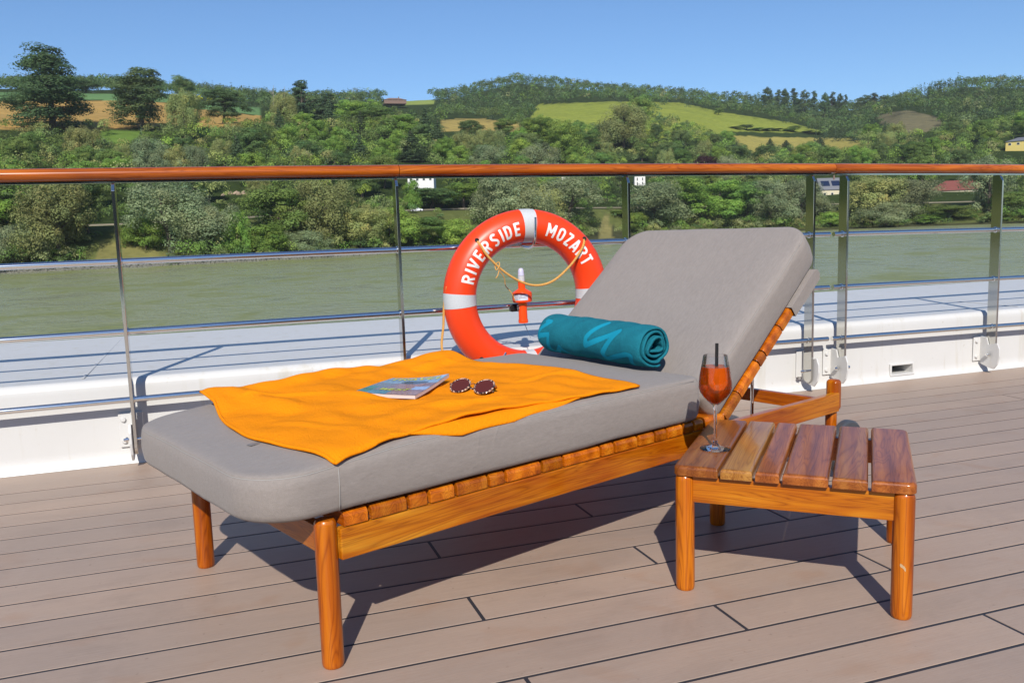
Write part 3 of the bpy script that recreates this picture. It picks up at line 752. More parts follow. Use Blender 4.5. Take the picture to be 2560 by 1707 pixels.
# block of pages below: sides follow the same outline
loop = [(s, 0) for s in np.linspace(0, 1, 24)]+[(1, t) for t in np.linspace(0, 1, 18)[1:]]+[(s, 1) for s in np.linspace(1, 0, 24)[1:]]+[(0, t) for t in np.linspace(1, 0, 18)[1:-1]]
V = []
for lev_, ins in ((0.0, .002), (.55, 0.0), (.985, 0.0)):
    for s, t in loop:
        p_, lf = mag_pt(s, t); th = mz*(1-.35*(1-t)*0)*(.75+.25*(1 if t > 0 else .6)); top = base_plane(p_)+mz+lf-.0006
        V.append((p_[0], p_[1], top-th*(1-lev_)))
n = len(loop); Fs = [(k_*n+i, k_*n+(i+1) % n, (k_+1)*n+(i+1) % n, (k_+1)*n+i) for k_ in range(2) for i in range(n)]
Fs.append(tuple(range(n))[::-1])
link('pages', pymesh('pages', np.array(V)-mo, Fs), M['pages'], mag, smooth=30)
# title and headline in strokes that follow the cover
M['yellow_ink'] = plain('yellow_ink', (.66, .62, .06), .35); M['lime_ink'] = plain('lime_ink', (.52, .60, .06), .35)
def cover_text(txt, s0, hs, t0, wt, mat, name, slant=0.0, sw=.17):
    VV, FF = [], []; t = t0
    for ch in txt:
        if ch == ' ': t += .5*wt; continue
        v, f = letter(ch, sw, .15); o = len(VV)
        for x, z in v:
            s_ = s0+z*hs; t_ = t+(x+slant*z)*wt; p_, lf = mag_pt(min(1, s_), min(1, t_)); VV.append((p_[0], p_[1], base_plane(p_)+mz+lf+.0005+.00002*(len(VV) % 13)))
        FF += [tuple(i+o for i in q_) for q_ in f]; t += GL[ch][0]*wt+.02*wt
    link(name, pymesh('ink', np.array(VV)-mo, FF), mat, mag)
cover_text('TRAVEL', .80, .15, .06, .28, M['yellow_ink'], 'title', 0, .13)
cover_text('WEST', .20, .11, .24, .20, M['lime_ink'], 'headline', .2, .16)

# ------------------------------------------------------------------ sunglasses
k = NT('tortoise_shell'); vo = k.n('ShaderNodeTexNoise'); vo.inputs['Scale'].default_value = 170; vo.inputs['Detail'].default_value = 1; k.l(k.coord(), vo.inputs['Vector'])
k.color(k.ramp(vo.outputs['Fac'], [(.50, (.018, .012, .012)), (.56, (.55, .36, .25))])); k.set(Roughness=.2, Coat_Weight=.6); M['tortoise'] = k.m
M['gold'] = plain('gold_wire', (.72, .36, .17), .2, 1.0)
k = NT('tinted_lens'); tcg = k.n('ShaderNodeTexCoord'); sx = k.n('ShaderNodeSeparateXYZ'); k.l(tcg.outputs['Object'], sx.inputs[0])
k.color((.10, .020, .012)); k.set(Roughness=.06, Specular_IOR_Level=.6, Coat_Weight=.3); M['lens'] = k.m
gc = np.array([.528, .225]); gdir = math.degrees(math.atan2(-.071, .034))
gz = towel_z(.502, .195)+.0075
sg = empty('sunglasses'); sg.matrix_world = LOM @ T(.502, .195, gz) @ RZ(gdir)
tag(sg, 'round tortoiseshell sunglasses with dark red lenses lying on the orange towel', 'sunglasses')
TILT = RX(30)     # local x along the pair, local y away from the viewer, lens plane leaning back
for sx_ in (-.0335, .0335):
    V, Fs = torus_data(.0255, .0023, na=48, nb=10)
    fr = link('rim', pymesh('rim', V, Fs), M['tortoise'], sg, T(sx_, 0, 0) @ TILT @ T(0, .027, .002) @ RX(90), smooth=True)
    link('lens', lathe([(0, .0018), (.012, .0014), (.0245, 0), (.0245, -.0012), (0, -.0004)], 40, False), M['lens'], fr, RX(90), smooth=40)
    sd = 1 if sx_ > 0 else -1
    link('hinge', rbox((.007, .004, .006), .0015), M['gold'], sg, T(sx_+sd*.029, .027*.95, .016), smooth=40)
link('bridge', tube(bez([(-.0095, .0235, .0155), (-.005, .027, .019), (0, .028, .0205), (.005, .027, .019), (.0095, .0235, .0155)], 20), .0013, 8), M['gold'], sg, smooth=True)
for sd, dy in ((-1, .030), (1, .036)):
    link('temple', tube(bez([(sd*.063, .026, .016), (sd*.058, dy, .010), (sd*.02, dy+.004, .0055), (-sd*.03, dy+.004, .0045), (-sd*.058, dy-.006, .003)], 30), .0021, 8), M['tortoise'], sg, smooth=True)

# ------------------------------------------------------------------ rolled teal towel against the backrest
RP0, RP1 = np.array([1.114, .122, .508]), np.array([1.157, .600, .511]); RRAD = .0650
ax = (RP1-RP0); RLEN = np.linalg.norm(ax); ax /= RLEN
upv = np.array([0, 0, 1.0]); side = np.cross(ax, upv); side /= np.linalg.norm(side); upv = np.cross(side, ax)   # side points towards the head end
def seg_d(px, py, poly):
    d_ = 9
    for (x0, y0), (x1, y1) in zip(poly, poly[1:]):
        dx, dy = x1-x0, y1-y0; t = max(0, min(1, ((px-x0)*dx+(py-y0)*dy)/(dx*dx+dy*dy+1e-12))); d_ = min(d_, math.hypot(px-x0-t*dx, py-y0-t*dy))
    return d_
def r2(x, y):        # crop pixels of the photograph -> (metres along the roll from the near end, degrees around)
    yt = 100+(x-420)*.135; yb = 835+(x-200)*.127; sfrac = 1-(x-150)/(1730-150); q_ = min(1, max(0, (y-yt)/(yb-yt)))
    ang = math.degrees(math.acos(max(-1, min(1, 2*q_-1))))   # 0 bottom .. 180 top of the visible half
    return sfrac*RLEN, ang/180*math.pi*RRAD
PAT = [[(1170, 230), (985, 480), (965, 640), (1210, 500), (1430, 370), (1215, 760), (1235, 870), (1420, 810), (1560, 760), (1625, 790), (1540, 990)],
       [(135, 440), (215, 320), (340, 215), (260, 185)], [(115, 540), (230, 470), (360, 450), (355, 540), (310, 720), (330, 830), (410, 800), (530, 690), (620, 860)]]
PAT = [[r2(*p_) for p_ in q_] for q_ in PAT]
TURN, NTH, NAX = 3.35, 300, 116
def spiral(f):            # f 0..1 from the outer edge inwards
    ang = -1.2-2*np.pi*TURN*f; r = RRAD*(1-.80*f)-.004*f*math.sin(3*ang); return ang, r
V = []; pat = []
for i in range(NTH+1):
    f = (i/NTH)**.92
    ang, r = spiral(f)
    for j in range(NAX+1):
        l = RLEN*j/NAX
        rr_ = r+.0012*math.sin(l*38+ang*2)+.0009*math.sin(l*91-ang*5)
        tel = .010*f*math.sin(ang*.7+1)                     # uneven ends of the inner turns
        ll = l+(-tel-.010*f if j < 3 else 0)
        sq = 1.0-.05*(math.sin(ang) < 0)*abs(math.sin(ang))
        edge = min(l, RLEN-l); rr2 = rr_-(.006*math.exp(-edge/.012) if f < .30 else 0)
        c_, s_ = math.cos(ang), math.sin(ang)
        P = RP0+ax*ll+side*(rr2*1.06*c_)+upv*(rr2*s_*sq)
        if f < .010: P = P+upv*(-.003)
        V.append(P)
        # visible half: from the bottom through the viewer's side to the top
        if f < .42:
            h = math.degrees(math.atan2(-c_, -s_))          # 0 at the bottom, + towards the foot side, 180 top
            d_ = min(seg_d(l, R(h)*RRAD, q_) for q_ in PAT) if h > -2 else 1
            pat.append(max(0, min(1, .5+(.0085-d_)/.006)))
        else: pat.append(0)
V = np.array(V); ro = V.mean(0)
Fq = np.array([(i*(NAX+1)+j, i*(NAX+1)+j+1, (i+1)*(NAX+1)+j+1, (i+1)*(NAX+1)+j) for i in range(NTH) for j in range(NAX)])
me = npmesh('rolled_towel', V-ro, Fq); fattr(me, 'pat', pat)
rt = link('rolled_towel', me, M['teal'], None, LOM @ T(*ro), smooth=True); tag(rt, 'rolled teal towel with light zigzag pattern lying at the foot of the backrest', 'rolled towel')
md = rt.modifiers.new('thickness', 'SOLIDIFY'); md.thickness = .0072; md.offset = 0

# ------------------------------------------------------------------ low side table
TC = np.array([.98875, 1.67992]); te1 = np.array([.7443, -.6678]); te1 /= np.linalg.norm(te1); te2 = np.array([-te1[1], te1[0]])
TA = math.degrees(math.atan2(te1[1], te1[0]))
TL = .4625
tb = empty('side_table', (*(TC+te1*TL/2+te2*TL/2), 0), R(TA)); tag(tb, 'low square teak side table with six-slat top standing beside the lounger', 'side table')
for a in (-1, 1):
    for b in (-1, 1): link('leg', grain_up(leg_mesh(.0218, 0, .277)), M['teak_leg'], tb, T(a*TL/2, b*TL/2, 0) @ UP, smooth=45)
fl_ = [c_ for c_ in tb.children if c_.name.startswith('leg') and (c_.matrix_basis.translation-Vector((TL/2, -TL/2, 0))).length < .01][0]
chv = []; cps = [(-.55, -.002), (-.38, .004), (-.20, .006), (.02, .010), (.26, .012), (.34, .007), (.20, .001), (-.02, .0), (-.22, -.003), (-.42, -.009), (-.58, -.011)]
for a_, z_ in cps: chv.append((.118+z_*.75,   .0221*math.sin(a_*.6-math.radians(86)), .0221*math.cos(a_*.6-math.radians(86))))
chip = pymesh('chip', chv, [tuple(range(len(chv)))])
chd = R(-90-TA+0)    # faces the viewer
link('varnish_chip', chip, plain('bare_wood', (.50, .34, .18), .8), fl_, Matrix.Rotation(0, 4, 'X'))
for b in (-1, 1): board('apron', (0, b*(TL/2-.004), .244), (TL-.036, .024, .062), M['teak_gold'], tb, bevel=.003)
for a in (-1, 1): board('apron', (a*(TL/2-.004), 0, .2415), (TL-.036, .024, .056), M['teak_red'], tb, rot=RZ(90), bevel=.003)
TE = TL/2+.0225
edges = [(-TE, -.129), (-.122, -.062), (-.0555, -.009), (-.002, .082), (.0885, .154), (.1625, TE)]
edges = [(-TE, -TE+.100), (-TE+.107, -TE+.175), (-TE+.183, -TE+.233), (-TE+.241, -TE+.334), (-TE+.343, -TE+.413), (-TE+.421, TE)]
mats = [M['teak_top'], M['teak_honey'], M['teak_top'], M['teak_top'], M['teak_top'], M['teak_top']]
def top_slat(L, wd, th, outer):
    bm = bmesh.new(); bmesh.ops.create_cube(bm, size=1.0); bmesh.ops.scale(bm, vec=(L, wd, th), verts=bm.verts)
    if outer:
        ee = [e for e in bm.edges if abs(e.verts[0].co.z-e.verts[1].co.z) > 1e-6 and e.verts[0].co.y*outer > 0]
        bmesh.ops.bevel(bm, geom=ee, offset=.020, segments=6, profile=.5, affect='EDGES')
    ee = [e for e in bm.edges if e.calc_face_angle(0) > R(50) and all(v.co.z > 0 for v in e.verts) and (all(abs(v.co.x) > L/2-.021 for v in e.verts) or (outer and all(v.co.y*outer > wd/2-.021 for v in e.verts)))]
    bmesh.ops.bevel(bm, geom=ee, offset=.009, segments=4, profile=.5, affect='EDGES', clamp_overlap=True)
    ee = [e for e in bm.edges if e.calc_face_angle(0) > R(50)]
    bmesh.ops.bevel(bm, geom=ee, offset=.0015, segments=2, profile=.5, affect='EDGES', clamp_overlap=True)
    return frombm('slat', bm)
for i, (a, b) in enumerate(edges):
    # grain runs front to back: local x of the slat = table y;  local y = - table x
    link('top_slat', top_slat(2*TE, b-a+.0016, .024, {0: 1, 5: -1}.get(i, 0)), mats[i], tb, T((a+b)/2, 0, .2895) @ RZ(90), smooth=40)

# ------------------------------------------------------------------ wine glass with an orange drink
GX, GY, GZ = 1.1225, 1.762, .3021
gl = empty('wine_glass', (GX, GY, GZ)); tag(gl, 'tall wine glass of orange cocktail on the left slat of the side table', 'wine glass')
k = NT('clear_glass'); k.set(Roughness=.0, IOR=1.45, Transmission_Weight=1.0); k.color((.99, .99, 1.0)); M['glass'] = k.m
k = NT('orange_drink'); k.set(Roughness=.0, IOR=1.33, Transmission_Weight=.56); k.color((1.0, .155, .008))
va = k.n('ShaderNodeVolumeAbsorption'); va.inputs['Color'].default_value = (1.0, .40, .05, 1); va.inputs['Density'].default_value = 6
k.l(va.outputs[0], k.out.inputs['Volume']); M['drink'] = k.m
k = NT('ice'); k.set(Roughness=.08, IOR=1.31, Transmission_Weight=1.0); k.color((.98, .97, .96)); M['ice'] = k.m
outer = [(0, 0), (.0365, .0002), (.0370, .0012), (.0355, .0024), (.022, .0050), (.010, .0085), (.0062, .014), (.0046, .022), (.0038, .040), (.0036, .070), (.0040, .095), (.0054, .104), (.0088, .110),
         (.0180, .1185), (.0290, .1300), (.0370, .1415), (.0400, .1530), (.0395, .168), (.0365, .188), (.0325, .209), (.0288, .2315), (.0284, .2318)]
inner = [(.0281, .2315), (.0317, .209), (.0357, .188), (.0387, .168), (.0391, .1532), (.0361, .1424), (.0281, .1312), (.0170, .1200), (.0070, .1140), (0, .1128)]
k = NT('thin_glass'); k.t.nodes.remove(k.b); lw = k.n('ShaderNodeLayerWeight'); lw.inputs['Blend'].default_value = .28
tr_ = k.n('ShaderNodeBsdfTransparent'); tr_.inputs[0].default_value = (.97, .98, .99, 1); gs_ = k.n('ShaderNodeBsdfGlossy'); gs_.inputs['Roughness'].default_value = .02
mx_ = k.n('ShaderNodeMixShader'); k.l(k.math('MULTIPLY', lw.outputs['Fresnel'], .8), mx_.inputs[0]); k.l(tr_.outputs[0], mx_.inputs[1]); k.l(gs_.outputs[0], mx_.inputs[2]); k.l(mx_.outputs[0], k.out.inputs['Surface']); M['thin_glass'] = k.m
i_ = next(i for i, q_ in enumerate(outer) if q_[1] >= .110)
link('stem', lathe(outer[:i_]+[(.0070, .1118), (0, .1120)], 40, False), M['glass'], gl, smooth=45)
link('bowl', lathe([(.0068, .1105)]+outer[i_:]+inner[:-1], 48, False), M['thin_glass'], gl, smooth=45)
ZL = .2045
liq = [(0, .1126), (.0072, .1138), (.0174, .1198), (.0285, .1310), (.0365, .1422), (.0395, .1532), (.0391, .168), (.0361, .188), (.0334, ZL), (.030, ZL+.0004), (0, ZL)]
link('drink', lathe([(r+.00025 if 0 < r < .0397 and z < ZL-.001 else r, z-.0002) for r, z in liq], 48, False), M['drink'], gl, smooth=45)
st = link('drinking_straw', lathe([(.0030, .1225), (.0041, .1225), (.0041, .2600), (.0030, .2600)], 16, False), M['black'], None, T(GX, GY, GZ) @ RZ(-19) @ T(.003, .0, 0) @ T(0, 0, .19) @ RY(1.2) @ RX(-2) @ T(0, 0, -.19), smooth=40)
tag(st, 'black drinking straw standing in the orange cocktail', 'straw')
for i, (x, y, z, s_, a) in enumerate(((-.010, -.010, .190, .021, 25), (.014, .006, .183, .022, 60), (-.004, .016, .168, .020, 10), (.012, -.014, .160, .020, 40))):
    ic = link('ice_cube', rbox((s_, s_, s_*.9), .004, 3), M['ice'], None, T(GX+x, GY+y, GZ+z) @ RZ(a) @ RX(18*i) @ RY(12), smooth=40)
    tag(ic, ['ice cube at the surface of the orange cocktail, left of the straw', 'ice cube near the surface of the orange cocktail, right of the straw', 'ice cube deep in the orange cocktail behind the straw', 'ice cube deep in the orange cocktail in front of the straw'][i], 'ice cube', 'ice cubes in the cocktail')
osl = link('orange_slice', lathe([(0, -.002), (.021, -.002), (.0225, 0), (.021, .002), (0, .002)], 30, False), plain('orange_flesh', (.95, .42, .03), .4, var=.25, vscale=90), None, T(GX-.015, GY-.010, GZ+.162) @ RZ(-19) @ RX(-15) @ RY(78) , smooth=40)
tag(osl, 'slice of orange sunk in the cocktail left of the straw', 'orange slice')

# ================================================================== river, far bank, hills
WATER0, WTILT = -5.2, .0098
def water_z(x): return WATER0+WTILT*x
cx_ = np.array([-700, -300, 0, 300, 600, 900, 1150, 1300, 1520, 1800, 2054, 2300, 2559, 2900, 3300], float)
cs_ = np.array([706, 694, 684, 670, 655, 638, 622, 616, 597, 585, 575.6, 566, 558, 548, 536], float)
CA, ct_ = sight(cx_, cs_)
SHORE = (CAM[2]-WATER0)/(-ct_+WTILT*np.sin(CA))
SHORE[-2:] = SHORE[-3]*np.array([1.02, 1.06]); SHORE[:2] = SHORE[2]*np.array([1.15, 1.05])
def shore(a): return np.interp(a, CA, SHORE)
def zsight(x, y, r): return CAM[2]+r*sight(x, y)[1]
GX_ = np.array([-700, -300, 0, 300, 600, 750, 900, 1000, 1150, 1300, 1450, 1600, 1750, 1900, 2050, 2140, 2250, 2330, 2400, 2559, 2900, 3300], float)
road_y = np.interp(GX_, [-300, 0, 300, 600, 900, 1150, 1300, 1520, 1800, 2054, 2300, 2559, 2900], [588, 577, 566, 549, 534, 526, 524, 523, 519, 514, 511, 505, 497])
Dr = np.interp(GX_, [-300, 0, 600, 900, 1150, 1300, 1450, 1600, 2559], [345, 345, 345, 360, 385, 395, 470, 490, 500])
Dy = np.interp(GX_, [-300, 0, 300, 600, 900, 1300, 1450, 1800, 2140, 2559], [485, 478, 462, 450, 448, 448, 452, 442, 430, 420])
Er = np.interp(GX_, [-300, 0, 300, 600, 900, 1150, 1300, 1450, 1600, 1900, 2140, 2400, 2559], [455, 455, 455, 460, 480, 530, 540, 590, 600, 640, 650, 640, 640])
Ey = np.interp(GX_, [-300, 0, 300, 600, 750, 900, 1000, 1150, 1300, 1450, 1600, 1750, 1900, 2050, 2140, 2250, 2400, 2559], [324, 316, 318, 306, 335, 345, 345, 340, 338, 342, 335, 350, 388, 378, 360, 338, 340, 330])
Fr = np.interp(GX_, [-300, 300, 600, 750, 900, 1150, 1300, 1450, 1600, 1900, 2050, 2140, 2250, 2400, 2559], [640, 640, 610, 610, 620, 680, 720, 830, 860, 870, 870, 860, 810, 790, 790])
Fy = np.interp(GX_, [-300, 0, 300, 470, 600, 750, 900, 1000, 1150, 1300, 1450, 1600, 1750, 1900, 2050, 2140, 2250, 2330, 2400, 2559], [238, 235, 236, 252, 265, 285, 290, 298, 300, 298, 257, 257, 272, 300, 330, 318, 277, 282, 285, 270])
Gr = np.interp(GX_, [-300, 600, 1000, 1150, 1300, 2140, 2400, 2559], [1000, 950, 950, 1020, 1050, 1080, 1020, 1020])
Gy = np.interp(GX_, [-300, 0, 300, 500, 600, 750, 900, 1000, 1080, 1150, 1200, 1300, 1450, 1600, 1750, 1900, 2080, 2140, 2250, 2330, 2400, 2559, 2900], [232, 228, 231, 247, 252, 262, 258, 255, 255, 245, 222, 209, 226, 238, 250, 262, 282, 276, 262, 236, 219, 224, 240])
GAZ, _ = sight(GX_, np.full_like(GX_, 480.))
s0 = shore(GAZ); zw = water_z(s0*np.sin(GAZ))
rr_road = s0+34; zr = np.array([zsight(x, y, r) for x, y, r in zip(GX_, road_y, rr_road)])
RK = [s0-14, s0-1, s0+2, s0+9, rr_road-9, rr_road-1.5, rr_road+7.5, rr_road+14]
ZK = [zw-2.5, zw-.25, zw+.5, zw+2.2, zr-1.5, zr, zr, zr+1.6]
def add_row(r, y): RK.append(r); ZK.append(np.array([zsight(a, b, c) for a, b, c in zip(GX_, y, r)]))
add_row(Dr, Dy); add_row(Er, Ey); add_row(Fr, Fy); add_row(Gr, Gy)
RK += [Gr*1.12, Gr*1.7, Gr*3]; ZK += [ZK[-1]+4, ZK[-1]-40, ZK[-1]-160]
RK = np.array(RK); ZK = np.array(ZK)             # rows x columns
def hnoise(x, y): return (np.sin(x*.021+y*.013)*np.cos(y*.017-x*.011)*1.6+np.sin(x*.057-y*.031+1)*.7+np.sin(x*.11+y*.13)*.35)
def ground(a, r):
    a = np.atleast_1d(np.asarray(a, float)); r = np.atleast_1d(np.asarray(r, float))
    rk = np.array([np.interp(a, GAZ, q_) for q_ in RK]); zk = np.array([np.interp(a, GAZ, q_) for q_ in ZK])
    z = zk[0].copy()
    for i in range(len(RK)-1):
        m_ = (r >= rk[i]) & (r < rk[i+1]); t = ((r-rk[i])/(rk[i+1]-rk[i]))
        if i >= 8: t2 = t*t*(3-2*t)*.35+t*.65
        else: t2 = t
        z = np.where(m_, zk[i]+(zk[i+1]-zk[i])*t2, z)
    z = np.where(r >= rk[-1], zk[-1], z)
    amp = np.clip((r-rk[7])/60, 0, 1)*np.clip((rk[11]-r)/300+.3, .3, 1)
    return z+hnoise(r*np.sin(a), r*np.cos(a))*amp*.8
def at(a, r): 
    a = np.asarray(a, float); return np.stack([r*np.sin(a), r*np.cos(a), ground(a, r)], -1)

POLY = {
 'stubble': [(-900, 250), (-300, 256), (0, 252), (283, 252), (430, 258), (478, 271), (650, 290), (655, 308), (560, 318), (300, 322), (0, 325), (-300, 330), (-900, 330)],
 'crop': [(-900, 225), (-300, 236), (0, 231), (283, 236), (430, 240), (478, 252), (650, 270), (652, 289), (478, 270), (430, 257), (283, 251), (0, 251), (-300, 255), (-900, 249)],
 'rough': [(150, 336), (200, 328), (330, 326), (560, 321), (600, 326), (560, 340), (380, 338), (300, 362), (210, 366)],
 'small': [(1095, 331), (1105, 300), (1190, 297), (1300, 306), (1302, 330), (1200, 326)],
 'meadow': [(1296, 345), (1345, 262), (1527, 254), (1700, 257), (1805, 281), (1978, 307), (2060, 331), (1990, 332), (1820, 329), (1760, 345), (1500, 350), (1380, 350)],
 'lower': [(1832, 339), (1920, 343), (2043, 345), (2112, 346), (2180, 355), (2163, 367), (2112, 375), (1905, 392), (1860, 376)],
 'clear': [(2192, 291), (2230, 280), (2272, 276), (2341, 292), (2362, 313), (2311, 331), (2215, 328)],
 'upmeadow': [(980, 262), (1020, 246), (1080, 246), (1090, 262)],
 'bankgrass': [(238, 655), (255, 610), (330, 598), (380, 612), (420, 640), (400, 652)],
 'bankgrass2': [(1498, 600), (1500, 548), (1520, 540), (1535, 600)],
}
def inpoly(px, py, P):
    P = np.asarray(P, float); ins = np.zeros(px.shape, bool); j = len(P)-1
    for i in range(len(P)):
        xi, yi = P[i]; xj, yj = P[j]
        c = ((yi > py) != (yj > py)) & (px < (xj-xi)*(py-yi)/(yj-yi+1e-12)+xi); ins ^= c; j = i
    return ins
# terrain sheet --------------------------------------------------------
NC = 620; AZ = np.concatenate([np.linspace(-1.75, GAZ[0]*1.02, 60)[:-1], np.linspace(GAZ[0]*1.02, GAZ[-1]*1.06, NC-100), np.linspace(GAZ[-1]*1.06, 1.75, 42)[1:]])
rows = []
rk_all = np.array([np.interp(AZ, GAZ, q_) for q_ in RK])
for i in range(len(RK)-1):
    nn_ = [2, 2, 3, 4, 2, 2, 2, 8, 22, 34, 22, 4, 6, 6][i]
    for t in np.arange(nn_)/nn_: rows.append(rk_all[i]*(1-t)+rk_all[i+1]*t)
rows.append(rk_all[-1]); rows = np.array(rows); NR = len(rows)
AA = np.broadcast_to(AZ, rows.shape)
Zt = ground(AA.ravel(), rows.ravel()).reshape(rows.shape)
Vt = np.stack([rows*np.sin(AA), rows*np.cos(AA), Zt], -1).reshape(-1, 3)
Fq = np.array([(i*NC+j, i*NC+j+1, (i+1)*NC+j+1, (i+1)*NC+j) for i in range(NR-1) for j in range(NC-1)])
px = proj(Vt); rf = rows.ravel(); af = AA.ravel()
colr = np.tile(np.array([.035, .055, .018]), (len(Vt), 1))
rd = np.interp(af, GAZ, rr_road)
colr[rf < rd+2] = (.12, .14, .05)
colr[rf < np.interp(af, CA, SHORE)+4] = (.062, .066, .036)
LAND = {'stubble': (.40, .26, .095), 'crop': (.13, .24, .105), 'rough': (.12, .20, .045), 'small': (.36, .28, .10), 'meadow': (.24, .28, .055), 'lower': (.33, .29, .09), 'clear': (.165, .15, .095), 'upmeadow': (.26, .32, .09), 'bankgrass': (.20, .19, .075), 'bankgrass2': (.22, .20, .09)}
for k_, c_ in LAND.items():
    m_ = inpoly(px[:, 0], px[:, 1], POLY[k_])
    if k_.startswith('bank'): m_ &= (rf < rd) & (rf > rd-33)
    else: m_ &= (rf > rd+20) & (rf < np.interp(af, GAZ, Gr)*1.02)
    colr[m_] = c_
me = npmesh('hills', Vt, Fq); cattr(me, 'land', colr)
k = NT('meadow_ground'); v = k.coord((1, 1, 1)); n1 = k.noise(v, .35, 5, .7); n2 = k.noise(v, .02, 4, .6)
c = k.mix(1.0, k.attr('land').outputs['Color'], k.ramp(n1, [(.25, (.74, .76, .72)), (.75, (1.15, 1.12, 1.05))]), 'MULTIPLY')
c = k.mix(1.0, c, k.ramp(n2, [(.3, (.88, .9, .86)), (.7, (1.08, 1.05, 1.0))]), 'MULTIPLY')
n3 = k.noise(k.coord((.09, .35, 1)), 1.0, 4, .7); rw = k.n('ShaderNodeTexWave', bands_direction='DIAGONAL'); rw.inputs['Scale'].default_value = .045; rw.inputs['Distortion'].default_value = 2.5; rw.inputs['Detail Scale'].default_value = .3; k.l(k.coord(), rw.inputs['Vector'])
c = k.mix(1.0, c, k.ramp(n3, [(.30, (.80, .82, .80)), (.70, (1.14, 1.12, 1.08))]), 'MULTIPLY')
c = k.mix(1.0, c, k.ramp(rw.outputs['Fac'], [(.0, (.93, .93, .92)), (1.0, (1.05, 1.05, 1.03))]), 'MULTIPLY')
k.color(c); k.set(Roughness=1.0, Specular_IOR_Level=.05)
tag(link('hills', me, k.m, smooth=True), kind='structure')

# river ----------------------------------------------------------------
k = NT('river_water'); k.set(Roughness=.16, IOR=1.33, Specular_IOR_Level=.34)
n0 = k.noise(k.coord((.10, .085, 1)), 1.0, 5, .62, .5); n1 = k.noise(k.coord((.018, .02, 1)), 1.0, 2, .5)
pt = k.ramp(k.math('ADD', n0, k.math('MULTIPLY', k.math('SUBTRACT', n1, .5), .25)), [(.40, (0, 0, 0)), (.62, (1, 1, 1))])
k.color(k.mix(pt, (.215, .232, .076), (.335, .355, .220)))
mr = k.n('ShaderNodeMapRange'); mr.inputs['To Min'].default_value = .42; mr.inputs['To Max'].default_value = .07; k.l(pt, mr.inputs[0]); k.l(mr.outputs[0], k.b.inputs['Roughness'])
wa = k.noise(k.coord((.5, .6, 1)), 1.0, 4, .62, .6); wb = k.noise(k.coord((1.6, 2.2, 1)), 1.0, 3, .6)
h = k.math('ADD', k.math('MULTIPLY', wa, .8), k.math('MULTIPLY', wb, .22))
bp = k.bump(h, 1.0, .5)
m3 = k.n('ShaderNodeMapRange'); m3.inputs['To Min'].default_value = 1.0; m3.inputs['To Max'].default_value = .45; k.l(pt, m3.inputs[0]); k.l(m3.outputs[0], bp.inputs['Strength'])
xs_ = np.linspace(-900, 900, 40); V = []
for x in xs_: V += [(x, -1500, water_z(x)), (x, 1000, water_z(x))]
wt = link('river', pymesh('river', V, [(2*i, 2*i+2, 2*i+3, 2*i+1) for i in range(len(xs_)-1)]), k.m); tag(wt, kind='structure')

# road along the bank with its guard rail -------------------------------
k = NT('asphalt'); k.color(k.mix(k.noise(k.coord(), 3, 4), (.15, .155, .165), (.22, .225, .24))); k.set(Roughness=.8)
ra = np.linspace(GAZ[0], GAZ[-1]*1.05, 300); rb0 = np.interp(ra, GAZ, rr_road)
V = []
for a, r in zip(ra, rb0):
    for d_ in (-1.0, 7.0): q_ = at(np.array([a]), np.array([r+d_]))[0]; V.append((q_[0], q_[1], q_[2]+.06))
tag(link('road', pymesh('road', V, [(2*i, 2*i+2, 2*i+3, 2*i+1) for i in range(len(ra)-1)]), k.m), kind='structure')
M['galv'] = plain('galvanised_rail', (.42, .41, .38), .5)
gr = empty('guard_rail', at(np.array([GAZ[8]]), np.array([np.interp(GAZ[8], GAZ, rr_road)+8]))[0]); tag(gr, 'long pale guard rail along the far bank road', 'guard rail')
go = np.array(gr.location)
V = []
for a, r in zip(ra, rb0):
    q_ = at(np.array([a]), np.array([r+8.0]))[0]-go
    for dz in (.42, .95): V.append((q_[0], q_[1], q_[2]+dz))
gme = pymesh('beam', V, [(2*i, 2*i+2, 2*i+3, 2*i+1) for i in range(len(ra)-1)])
gbo = link('beam', gme, plain('tan_barrier', (.24, .21, .15), .7), gr); md = gbo.modifiers.new('t', 'SOLIDIFY'); md.thickness = .12

# ------------------------------------------------------------------ vegetation
def leaf_mat(name, transl=.44):
    k = NT(name)
    at_ = k.attr('tint'); oi = k.n('ShaderNodeObjectInfo'); hs = k.n('ShaderNodeHueSaturation')
    mr = k.n('ShaderNodeMapRange'); mr.inputs['To Min'].default_value = .78; mr.inputs['To Max'].default_value = 1.25; k.l(oi.outputs['Random'], mr.inputs[0]); k.l(mr.outputs[0], hs.inputs['Value'])
    m2 = k.n('ShaderNodeMapRange'); m2.inputs['To Min'].default_value = .482; m2.inputs['To Max'].default_value = .518
    fr = k.math('FRACT', k.math('MULTIPLY', oi.outputs['Random'], 7.31)); k.l(fr, m2.inputs[0]); k.l(m2.outputs[0], hs.inputs['Hue'])
    k.l(at_.outputs['Color'], hs.inputs['Color'])
    k.color(hs.outputs[0]); k.set(Roughness=.65, Specular_IOR_Level=.25)
    tr = k.n('ShaderNodeBsdfTranslucent'); mx = k.n('ShaderNodeMixShader'); mx.inputs[0].default_value = transl
    k.l(hs.outputs[0], tr.inputs[0]); k.l(k.b.outputs[0], mx.inputs[1]); k.l(tr.outputs[0], mx.inputs[2]); k.l(mx.outputs[0], k.out.inputs['Surface'])
    return k.m
M['leaf'] = leaf_mat('foliage'); M['bark'] = plain('bark', (.085, .065, .048), .9, var=.3, vscale=2); M['palebark'] = plain('pale_bark', (.30, .27, .22), .9, var=.3, vscale=2)
